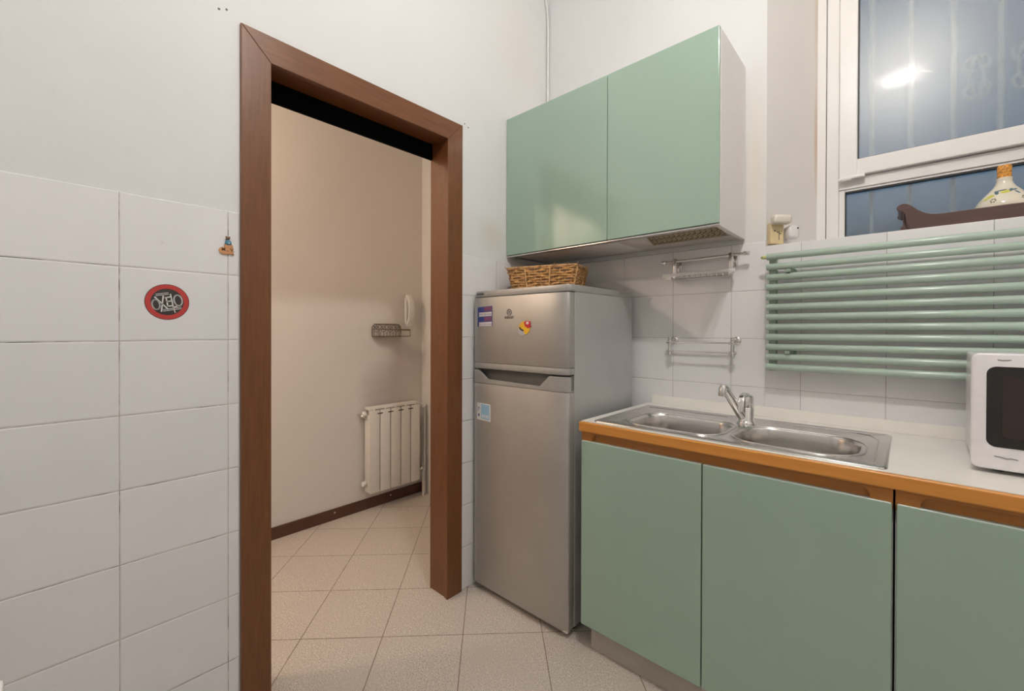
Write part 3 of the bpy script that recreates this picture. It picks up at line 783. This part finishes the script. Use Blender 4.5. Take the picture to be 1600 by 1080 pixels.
for k_ in range(46):       # ragged ends at the rim
    s = random.random(); a = basket_pt(s, .97, .004); b2 = basket_pt(s+random.uniform(-.012, .012), 1.02+random.random()*.09, .010+random.random()*.010)
    tube(bm, [a, b2], .0014, 5)
for cs in (.0, .25, .5, .75):
    pass
obj('rim', bm, WICKR, bk, True)
bm = bm_new(); prism(bm, [(bc.x+a*bcs-c*bsn, bc.y+a*bsn+c*bcs) for a, c in rrect(-.158, .158, -.090, .090, .02, 4)], 'Z', BZ, BZ+.006); obj('base', bm, WICK, bk)

# ------------------------------------------------------------------ KITCHEN RAILS ON THE WALL
rk = thing('utensil_rail', 'white and chrome rail with a row of plate slots, just under the extractor', 'rail', (.89, -.004, 1.50))
Y1 = -.052
bm = bm_new(); cyl(bm, (.722, Y1, 1.545), (1.070, Y1, 1.551), .0062, 16); obj('top_rod', bm, CHROMES, rk, True)
for x in (.712, 1.058):
    bm = bm_new(); lathe(bm, [(.0075, 0), (.0095, .002), (.0095, .010), (.0068, .012), (.0095, .014), (.0095, .022), (.006, .024)], (x, Y1, 1.546 if x < 1 else 1.551), 20, 'X'); obj('end_knob', bm, CHROME, rk, True)
for x in (.776, 1.012):
    bm = bm_new(); box(bm, x-.008, x+.008, Y1-.008, Y1+.008, 1.462, 1.560, .003); box(bm, x-.006, x+.006, Y1+.006, -.004, 1.520, 1.536, .002)
    box(bm, x-.013, x+.013, -.010, -.004, 1.506, 1.552, .002); cyl(bm, (x, Y1-.012, 1.484), (x, Y1+.012, 1.484), .012, 16)
    obj('bracket', bm, CHROMES, rk, 40)
bm = bm_new(); box(bm, .722, 1.030, Y1-.014, Y1-.004, 1.478, 1.493, .003); obj('lower_bar', bm, WHITEP, rk)
bm = bm_new()
tube(bm, [(.745, Y1-.010, 1.466), (1.02, Y1-.010, 1.466)], .0022, 8)
for k_ in range(9):
    x = .800+.0235*k_; tube(bm, [(x, Y1-.009, 1.485), (x, Y1-.016, 1.472), (x, Y1-.016, 1.464), (x+.019, Y1-.016, 1.464), (x+.019, Y1-.016, 1.472), (x+.019, Y1-.009, 1.485)], .0017, 6)
obj('hook_comb', bm, CHROMES, rk, True)
bm = bm_new(); box(bm, .738, .765, Y1-.014, Y1, 1.462, 1.480, .003); obj('end_clip', bm, WHITEP, rk)

rk = thing('towel_rail', 'small chrome double bar rail on the tiles above the tap', 'rail', (.885, -.004, 1.16))
for z, yy in ((1.181, -.050), (1.139, -.050)):
    bm = bm_new(); cyl(bm, (.755, yy, z), (1.016, yy, z), .0040, 14); obj('bar', bm, CHROME, rk, True)
for x in (.753, 1.018):
    bm = bm_new(); cyl(bm, (x, -.050, 1.124), (x, -.050, 1.206), .0075, 18)
    for z in (1.128, 1.139, 1.181, 1.194, 1.203): lathe(bm, [(.0075, -.003), (.0105, -.001), (.0105, .001), (.0075, .003)], (x, -.050, z), 18)
    cyl(bm, (x, -.050, 1.192), (x, -.004, 1.192), .005, 12)
    cyl(bm, (x-.015, -.050, 1.139), (x+.015, -.050, 1.139), .0065, 14); cyl(bm, (x-.015, -.050, 1.181), (x+.015, -.050, 1.181), .0065, 14)
    obj('post', bm, CHROME, rk, True)
    bm = bm_new(); lathe(bm, [(.016, -.0045), (.016, -.008), (.012, -.012), (.006, -.013)], (x+.006, 0, 1.192), 24, 'Y'); obj('wall_rose', bm, CHROME, rk, True)

# ------------------------------------------------------------------ GREEN TUBE RADIATOR
rd = thing('tube_radiator', 'pale green radiator of horizontal tubes on the tiled wall under the window', 'radiator', (1.66, -.004, 1.07))
zs = [1.523, 1.483, 1.443, 1.404, 1.365, 1.326, 1.287, 1.248, 1.209, 1.170, 1.131, 1.092]
for z in zs:
    bm = bm_new()
    tube(bm, [(1.1465, -.070, z), (1.1485, -.070, z), (2.158, -.070, z), (2.160, -.070, z)], [.0105, .0128, .0128, .0105], 24)
    obj('tube', bm, GREENR, rd, 60)
for x in (1.166, 2.140):
    bm = bm_new(); box(bm, x-.013, x+.013, -.064, -.034, 1.076, 1.536, .003); obj('collector', bm, GREEND, rd)
for x, z in ((1.22, 1.463), (1.22, 1.15), (2.09, 1.463), (2.09, 1.15)):
    bm = bm_new(); cyl(bm, (x, -.062, z), (x, -.004, z), .010, 14); lathe(bm, [(.018, -.0045), (.018, -.009), (.012, -.012)], (x, 0, z), 20, 'Y'); box(bm, x-.008, x+.008, -.088, -.060, z-.006, z+.006, .002); obj('wall_bracket', bm, GREEND, rd, 40)
bm = bm_new(); cyl(bm, (1.147, -.070, 1.523), (1.138, -.070, 1.523), .008, 12); lathe(bm, [(.004, 0), (.008, -.004), (.004, -.012)], (1.138, -.070, 1.523), 12, 'X'); obj('bleed_valve', bm, simple('yellowed_valve', (.55, .55, .25), .4), rd, True)

# ------------------------------------------------------------------ MICROWAVE
mw = thing('microwave', 'white microwave oven with a black door window on the worktop', 'microwave', (1.674, -.430, .8845))
MW, MD, MH = .46, .33, .288
def mbox(bm, x0, x1, y0, y1, z0, z1, bev=0, seg=3): return box(bm, x0, x1, y0, y1, z0, z1, bev, seg)
def mobj(name, bm, mat, parent, smooth=False):
    bm.transform(Matrix.Translation((1.674, -.430, .8845)))
    return obj(name, bm, mat, parent, smooth)
bm = bm_new(); mbox(bm, .006, MW-.006, .022, MD, .013, MH, .006); mobj('casing', bm, MWW, mw, 40)
bm = bm_new(); pts = rrect(0, MW*.78, .010, MH+.006, .016, 5); prism(bm, pts, 'Y', -.002, .021, .005, 3); md = mobj('door', bm, MWW, mw, 40)
bm = bm_new(); prism(bm, rrect(MW*.78+.002, MW, .010, MH+.006, .012, 5), 'Y', -.002, .021, .004, 3); mobj('control_panel', bm, MWW, mw, 40)
bm = bm_new(); prism(bm, rrect(.026, MW*.78-.012, .066, .262, .018, 6), 'Y', -.0035, -.0015, .0006, 1); mobj('door_window', bm, MWG, md)
bm = bm_new(); prism(bm, rrect(.052, MW*.78-.045, .090, .238, .004, 3), 'Y', -.0042, -.0034); mobj('window_screen', bm, MWI, md)
bm = bm_new()
pts = [(.040, -.0026, .0435), (.052, -.0026, .0425), (.060, -.0026, .0400), (.066, -.0026, .0420), (.078, -.0026, .0405)]
tube(bm, pts, .0009, 6); mobj('maker_mark', bm, GREYT, md); bm = bm_new(); tube(bm, [(.044, -.0026, .279), (.052, -.0026, .2775), (.066, -.0026, .2785)], .0008, 6)
mobj('maker_mark', bm, GREYT, md)
for x in (.05, MW-.05):
    for y in (.05, MD-.05):
        bm = bm_new(); lathe(bm, [(.012, 0), (.012, .014)], (x, y, 0), 16); mobj('foot', bm, DARK, mw)
bm = bm_new(); lathe(bm, [(.022, 0), (.020, -.014), (.018, -.015)], (MW*.89, -.002, .10), 28, 'Y'); mobj('dial', bm, WHITEP, mw, True)
bm = bm_new(); lathe(bm, [(.022, 0), (.020, -.014), (.018, -.015)], (MW*.89, -.002, .20), 28, 'Y'); mobj('dial', bm, WHITEP, mw, True)
mw.rotation_euler = (0, 0, math.radians(-1.6))

# ------------------------------------------------------------------ SHELF AND FLASK ON THE WINDOW LEDGE
sh = thing('curio_shelf', 'dark brown wooden shelf with a scrolled end lying on the window ledge', 'shelf', (1.70, .065, SZ))
def scroll_board(y0, y1):
    pts = [(1.562, 1.5805), (2.02, 1.5805), (2.02, 1.628), (1.72, 1.6275), (1.66, 1.6265), (1.625, 1.6268), (1.607, 1.631), (1.592, 1.640), (1.578, 1.652), (1.566, 1.665), (1.556, 1.673), (1.546, 1.677), (1.536, 1.675), (1.528, 1.669), (1.526, 1.661), (1.530, 1.655), (1.538, 1.652), (1.545, 1.646), (1.549, 1.637), (1.551, 1.622), (1.554, 1.600)]
    bm = bm_new(); prism(bm, pts, 'Y', y0, y1, .002, 2); return bm
obj('side_board', scroll_board(.022, .034), DARKW, sh); obj('side_board', scroll_board(.185, .196), DARKW, sh)
bm = bm_new(); box(bm, 1.566, 2.02, .034, .185, 1.588, 1.598); obj('shelf_board', bm, DARKW, sh)
for y in (.055, .090, .125, .160):
    bm = bm_new(); lathe(bm, [(.006, 0), (.006, .004), (.0035, .010), (.0055, .022), (.0035, .040), (.0060, .048), (.0045, .056)], (1.548, y, 1.598), 16); obj('spindle', bm, DARKW, sh, True)
for x, z, r in ((1.538, 1.660, .008), (1.545, 1.592, .008)):
    bm = bm_new(); tube(bm, [(x, .0345, z), (x, .1845, z)], r, 14); obj('end_rail', bm, DARKW, sh, True)

fc = Vector((1.787, .112, 1.5985))
fl = thing('ceramic_flask', 'cream ceramic flask painted with lemons, standing on the dark shelf', 'flask', fc)
prof = [(r*.84, z) for r, z in [(.045, 0), (.062, .002), (.076, .012), (.0825, .028), (.080, .045), (.070, .062), (.056, .077), (.043, .090), (.032, .101), (.0245, .112), (.0215, .122), (.0225, .128), (.0230, .131), (.021, .133)]]
bm = bm_new(); lathe(bm, prof, fc, 56); body = obj('flask_body', bm, CERAM, fl, 60)
bm = bm_new(); lathe(bm, [(.0668, .019), (.0692, .0225), (.0701, .028), (.0696, .034)], fc, 56)
obj('pink_band', bm, PINKC, body, 60)
bm = bm_new(); lathe(bm, [(.0150, .131), (.0160, .136), (.0165, .168), (.0150, .173), (.006, .174)], fc, 24); obj('stopper', bm, CORK, fl, True)
def on_flask(ang, z):
    for (r0, z0), (r1, z1) in zip(prof, prof[1:]):
        if z0 <= z <= z1 and z1 > z0:
            r = r0+(r1-r0)*(z-z0)/(z1-z0); tilt = math.atan2(r0-r1, z1-z0); break
    a = math.radians(ang); n = Vector((math.cos(a)*math.cos(tilt), math.sin(a)*math.cos(tilt), math.sin(tilt)))
    return fc+Vector((r*math.cos(a), r*math.sin(a), z)), n
def motif(name, ang, z, sx, sz, mat, rot=0):
    p, n = on_flask(ang, z); t = bmesh.new(); bmesh.ops.create_uvsphere(t, u_segments=16, v_segments=8, radius=1)
    q = n.to_track_quat('Z', 'Y').to_matrix().to_4x4()
    bm = bm_new(); merge(bm, t, Matrix.Translation(p) @ q @ Matrix.Rotation(math.radians(rot), 4, 'Z') @ Matrix.Diagonal((sx, sz, .0009, 1)))
    obj(name, bm, mat, body, True)
A0 = math.degrees(math.atan2(CAM[1]-fc.y, CAM[0]-fc.x))
motif('painted_lemon', A0-34, .070, .0095, .0075, LEMON); motif('painted_lemon', A0+3, .079, .0105, .0075, LEMON, 10); motif('painted_lemon', A0-44, .064, .008, .006, LEMON)
motif('painted_leaf', A0-22, .080, .0045, .011, LEAFB, 30); motif('painted_leaf', A0-10, .086, .013, .003, LEAFB, 8); motif('painted_leaf', A0+18, .083, .004, .010, LEAFB, -30)
motif('painted_leaf', A0+27, .084, .012, .003, LEAFB, 20); motif('painted_leaf', A0+34, .074, .0035, .009, LEAFB, 25)
for base in (A0-22, A0+42):
    for k_ in range(6):
        a = k_*PI/3; motif('painted_petal', base+5.2*math.cos(a), .053+.006*math.sin(a), .0024, .0024, OLIVE)

# ------------------------------------------------------------------ SOCKET WITH ADAPTER AND PLUG at the edge of the reveal
so = thing('wall_socket', 'yellowed wall socket with a white adapter at the edge of the window recess', 'socket', (1.15, .012, SZ))
q = Matrix.Translation((1.129, 0, SZ)) @ Matrix.Rotation(math.radians(44), 4, 'Z')      # local x runs along the splay, -y into the room
def sobj(name, bm, mat, parent, smooth=False): bm.transform(q); return obj(name, bm, mat, parent, smooth)
bm = bm_new(); box(bm, .004, .060, -.022, -.0005, .004, .090, .004, 2); sobj('socket_box', bm, YELL, so)
bm = bm_new()
for x, z in ((.022, .058), (.034, .052), (.044, .046)): lathe(bm, [(.0028, -.0230), (.0028, -.0215)], (x, 0, z), 10, 'Y')
box(bm, .038, .040, -.0235, -.0215, .020, .055); sobj('socket_slots', bm, HOLE, so)
bm = bm_new(); box(bm, .000, .072, -.056, -.0225, .080, .116, .009, 3); sobj('adapter', bm, CREAM, so, 40)
pg = thing('plug', 'white round cornered plug beside the yellowed wall socket', 'plug', (1.18, .03, SZ))
bm = bm_new(); box(bm, .066, .112, -.046, -.002, .024, .076, .012, 4); sobj('plug_body', bm, WHITEP, pg, 40)
bm = bm_new(); lathe(bm, [(.004, -.0470), (.004, -.0455)], (.100, 0, .064), 12, 'Y'); sobj('indicator', bm, GREYT, pg)

# ------------------------------------------------------------------ LEFT WALL: OVAL STICKER AND HEART ORNAMENT
sc, sz_ = -1.758, 1.3095
st_ = thing('oval_sticker', 'red rimmed black sticker with white OXELO lettering on the left wall tiles', 'sticker', (.004, sc, sz_))
def disc(name, r0, r1, x0, x1, mat, parent):
    bm = bm_new()
    if r0 == 0: lathe(bm, [(r1, x0), (r1, x1)], (0, sc, sz_), 64, 'X')
    else:
        t = bmesh.new(); n = 64; L = []
        for r, x in ((r0, x0), (r0, x1), (r1, x1), (r1, x0)): L.append([t.verts.new((x, sc+r*math.cos(2*PI*k/n), sz_+r*math.sin(2*PI*k/n))) for k in range(n)])
        for a, b2 in zip(L, L[1:]+L[:1]):
            for k_ in range(n): t.faces.new((a[k_], a[(k_+1) % n], b2[(k_+1) % n], b2[k_]))
        merge(bm, t)
    return obj(name, bm, mat, parent)
disc('black_disc', 0, .0505, .0040, .0046, STBLK, st_); disc('red_ring', .0375, .0490, .0046, .0050, RED, st_)
bm = bm_new()
def stroke(pts, w=.0012):     # u to the right along y, v up, tilted like the hand lettering
    c_, s_ = math.cos(math.radians(10)), math.sin(math.radians(10))
    w *= 1.35; P_ = [(.0050, sc+(u*c_-v*s_)*1.06, sz_+(u*s_+v*c_)*1.06) for u, v in pts]
    for a, b2 in zip(P_, P_[1:]):
        a, b2 = Vector(a), Vector(b2); d = (b2-a).normalized(); nrm = Vector((0, -d.z, d.y))*w; ex_ = d*w*.5
        v = [a+nrm-ex_, b2+nrm+ex_, b2-nrm+ex_, a-nrm-ex_]
        lo = [bm.verts.new(p) for p in v]; hi = [bm.verts.new(p+Vector((.0004, 0, 0))) for p in v]
        bm.faces.new(hi); bm.faces.new(lo[::-1])
        for i in range(4): bm.faces.new((lo[i], lo[(i+1) % 4], hi[(i+1) % 4], hi[i]))
def oval(cx, cy, rx, ry): stroke([(cx+rx*math.cos(i*PI/9), cy+ry*math.sin(i*PI/9)) for i in range(19)], .0013)
oval(-.0250, -.0035, .0078, .0130); oval(.0235, .0015, .0088, .0145)
stroke([(-.0240, .0165), (-.0020, -.0190)]); stroke([(-.0060, .0170), (-.0170, -.0230)])
stroke([(-.0010, -.0120), (-.0010, .0120)]); stroke([(-.0030, .0120), (.0085, .0130)]); stroke([(-.0015, .0010), (.0070, .0020)]); stroke([(-.0015, -.0115), (.0080, -.0110)])
stroke([(.0100, .0200), (.0100, -.0150), (.0180, -.0140)])
for v in (.0195, .0235): stroke([(-.0210, v), (.0060, v+.001)], .0006)
for v in (-.0185, -.0225): stroke([(-.0130, v), (.0270, v+.001)], .0006)
stroke([(.0100, -.0130), (.0115, -.0300)], .0008)
obj('lettering', bm, STWHT, st_)

ht = thing('heart_ornament', 'small orange wooden heart with a blue dressed bear on top, hung on the tiles', 'ornament', (.004, -1.610, 1.477))
hp = []
for i in range(40):
    a = i*2*PI/40; u = 16*math.sin(a)**3/17; v = (13*math.cos(a)-5*math.cos(2*a)-2*math.cos(3*a)-math.cos(4*a))/17
    # the heart hangs askew: point to the lower right
    hx, hz = -v*.023, u*.022; cr_, sr_ = math.cos(-.72), math.sin(-.72)
    hp.append((-1.612+(hx*cr_-hz*sr_)*1.05, 1.4785+hx*sr_+hz*cr_))
bm = bm_new(); prism(bm, hp, 'X', .004, .010, .0012, 2); hh = obj('wooden_heart', bm, HEARTW, ht)
bm = text_bm('M... V.', .0135, face_px(.0102, -1.611, 1.4775), .0003, .0003); obj('burnt_letters', bm, BURN, hh)
bm = bm_new(); ball(bm, (.010, -1.6105, 1.5005), (.005, .0072, .0085)); ball(bm, (.010, -1.6165, 1.499), (.003, .003, .006)); ball(bm, (.010, -1.6045, 1.499), (.003, .003, .006)); obj('bear_dress', bm, BEARB, ht, True)
bm = bm_new(); ball(bm, (.010, -1.6115, 1.5120), (.005, .0055, .005)); ball(bm, (.010, -1.6160, 1.5165), .0022); ball(bm, (.010, -1.6070, 1.5165), .0022); ball(bm, (.0148, -1.6115, 1.511), .0018); obj('bear_head', bm, BEARH, ht, True)
bm = bm_new(); ball(bm, (.0145, -1.6095, 1.4975), (.0012, .002, .002), 10, 8); obj('bear_bow', bm, STWHT, ht, True)

# ------------------------------------------------------------------ HALL: RADIATOR
hr = thing('column_radiator', 'white column radiator on the hall wall seen through the doorway', 'radiator', (-1.13, -.33, .13))
n = 5; yA, yB = -.522, -.112; wsec = (yB-yA)/n
for k_ in range(n):
    y0 = yA+k_*wsec; y1 = y0+wsec
    bm = bm_new()
    prism(bm, [(-1.150, y0+.004), (-1.094, y0+.004), (-1.088, y0+.010), (-1.086, (y0+y1)/2), (-1.088, y1-.008), (-1.094, y1-.003), (-1.150, y1-.003)], 'Z', .140, .655, .003, 2)
    # front blade reaching the top, and the web between
    box(bm, -1.096, -1.086, y0+.003, y1-.003, .134, .690, .003, 2)
    box(bm, -1.155, -1.088, (y0+y1)/2-.006, (y0+y1)/2+.006, .645, .706, .003, 2)
    box(bm, -1.155, -1.100, y0, y1, .185, .215, .006, 2); box(bm, -1.155, -1.100, y0, y1, .628, .660, .006, 2)
    obj('radiator_section', bm, RADW, hr, 40)
bm = bm_new()
box(bm, -1.152, -1.092, yA+.004, yB-.004, .694, .712, .004, 2)
obj('top_grille', bm, RADW, hr)
for k_ in range(n-1):
    y = yA+(k_+1)*wsec; bm = bm_new(); box(bm, -1.093, -1.0845, y-.020, y+.020, .664, .672, .001, 1); obj('air_slot', bm, HOLE, hr)
for y, z in ((yA-.004, .668), (yA-.004, .200)):
    bm = bm_new(); lathe(bm, [(.012, 0), (.018, -.004), (.018, -.020), (.014, -.024)], (-1.125, y, z), 20, 'Y'); obj('end_cap', bm, WHITEP, hr, True)
bm = bm_new(); cyl(bm, (-1.190, yA-.02, .655), (-1.125, yA-.02, .655), .010, 14); ball(bm, (-1.13, yA-.026, .655), .014); obj('air_valve', bm, CHROMES, hr, True)
bm = bm_new(); cyl(bm, (-1.125, yB, .668), (-1.125, -.070, .668), .010, 14); lathe(bm, [(.016, 0), (.020, .004), (.019, .030), (.014, .034)], (-1.125, -.080, .668), 20, 'Y'); obj('thermostat_valve', bm, WHITEP, hr, True)
bm = bm_new(); cyl(bm, (-1.125, yB, .200), (-1.125, -.075, .200), .010, 14); lathe(bm, [(.013, 0), (.016, .004), (.016, .022), (.010, .026)], (-1.125, -.085, .200), 18, 'Y'); obj('lockshield_valve', bm, CHROMES, hr, True)
bm = bm_new(); tube(bm, [(-1.125, -.062, .668), (-1.125, -.050, .655), (-1.125, -.046, .60), (-1.125, -.046, .0)], .0095, 14); tube(bm, [(-1.105, -.062, .200), (-1.105, -.072, .180), (-1.105, -.072, .0)], .008, 14)
lathe(bm, [(.020, 0.0), (.020, .004), (.012, .010)], (-1.125, -.046, 0), 20); obj('feed_pipes', bm, PIPEW, hr, True)
for y in (-.46, -.18):
    bm = bm_new(); box(bm, -1.1895, -1.150, y-.010, y+.010, .630, .650, .002); obj('wall_bracket', bm, PIPEW, hr)

# intercom handset on its wall base
ic = thing('intercom_phone', 'white intercom handset on the hall wall above the radiator', 'intercom', (-1.18, -.15, 1.28))
bm = bm_new(); prism(bm, rrect(-.182, -.112, 1.278, 1.478, .014, 5), 'X', -1.190, -1.166, .005, 3); obj('intercom_base', bm, WHITEP, ic, 40)
bm = bm_new()
pr = []
for i in range(13):
    z = 1.262+.232*i/12; u = (i/12-.5)*2
    pr.append((z, -1.140+.018*(1-u*u)-(.010 if abs(u) > .75 else 0)))
outl = [(x+.0, z) for z, x in pr] + [(x-(.026 if (i < 3 or i > 9) else .016), z) for i, (z, x) in reversed(list(enumerate(pr)))]
t = bmesh.new(); lo = [t.verts.new((x, -.184, z)) for x, z in outl]; hi = [t.verts.new((x, -.134, z)) for x, z in outl]
for i in range(len(outl)): t.faces.new((lo[i], lo[(i+1) % len(outl)], hi[(i+1) % len(outl)], hi[i]))
t.faces.new(lo[::-1]); t.faces.new(hi); bmesh.ops.recalc_face_normals(t, faces=t.faces)
bmesh.ops.bevel(t, geom=[e for e in t.edges if abs(e.verts[0].co.y-e.verts[1].co.y) < 1e-6], offset=.005, segments=2, profile=.5, affect='EDGES')
merge(bm, t); obj('handset', bm, WHITEP, ic, 50)
bm = bm_new(); pts = []
for i in range(90):
    a = i/89; b_ = a*PI
    c_ = Vector((-1.150+.004*math.sin(a*3), -.160+.045*(1-math.cos(b_))/2+.0, 1.262-.055*math.sin(b_)+.012*a))
    pts.append(c_+Vector((math.cos(a*60), 0, math.sin(a*60)))*.003)
tube(bm, pts, .0019, 6); obj('coiled_cord', bm, WHITEP, ic, True)

# wrought wire letter rack
lr = thing('wire_letter_rack', 'dark bronze wire rack fixed to the hall wall beside the intercom', 'rack', (-1.16, -.32, 1.19))
xa, xb = -1.186, -1.095; ya, yb_, za, zb = -.444, -.215, 1.190, 1.275
bm = bm_new()
def loop(pts, r=.0028): tube(bm, pts, r, 8)
loop([(xa, ya, za), (xa, ya, zb-.02), (xa, ya+.018, zb), (xa, yb_-.018, zb), (xa, yb_, zb-.02), (xa, yb_, za), (xa, ya, za)], .0034)
loop([(xb, ya, za), (xb, ya, za+.050), (xb, yb_+.02, za+.042), (xb, yb_+.02, za), (xb, ya, za)], .0034)
for z in (za, za+.048): 
    loop([(xa, ya, z), (xb, ya, z)]); loop([(xa, yb_, z), (xb, yb_+.02, z)])
obj('rack_frame', bm, BRONZE, lr, True)
bm = bm_new()
for k_ in range(4):      # hoops and scroll pattern of the back panel
    cy = ya+.032+.055*k_
    tube(bm, [(xa, cy+.020*math.cos(i*PI/8), za+.052+.020*math.sin(i*PI/8)) for i in range(16)], .0020, 6, closed=True)
    tube(bm, [(xa, cy-.024, za+.080), (xa, cy, za+.050), (xa, cy+.024, za+.080)], .0018, 6)
    tube(bm, [(xa+.001, cy-.008, za+.062), (xa+.001, cy, za+.048), (xa+.001, cy+.008, za+.062)], .0026, 6)
for k_ in range(9): tube(bm, [(xa, ya+.015+.025*k_, za), (xa, ya+.015+.025*k_, za+.032)], .0015, 6)
obj('scroll_panel', bm, BRONZE, lr, True)
bm = bm_new(); box(bm, xa, xb, ya+.002, yb_+.012, za-.003, za-.0005); obj('rack_tray', bm, BRONZE, lr)

# ------------------------------------------------------------------ TABLE beside the photographer
tb = thing('white_table', 'white table whose corner shows at the lower left of the picture', 'table', (1.1, -2.5, 0))
bm = bm_new(); prism(bm, rrect(.637, 1.50, -2.95, -2.037, .006, 4), 'Z', .725, .750, .003, 2); obj('table_top', bm, TABW, tb)
for x in (.70, 1.44):
    for y in (-2.90, -2.10):
        bm = bm_new(); box(bm, x-.02, x+.02, y-.02, y+.02, 0, .725, .003); obj('leg', bm, TABW, tb)
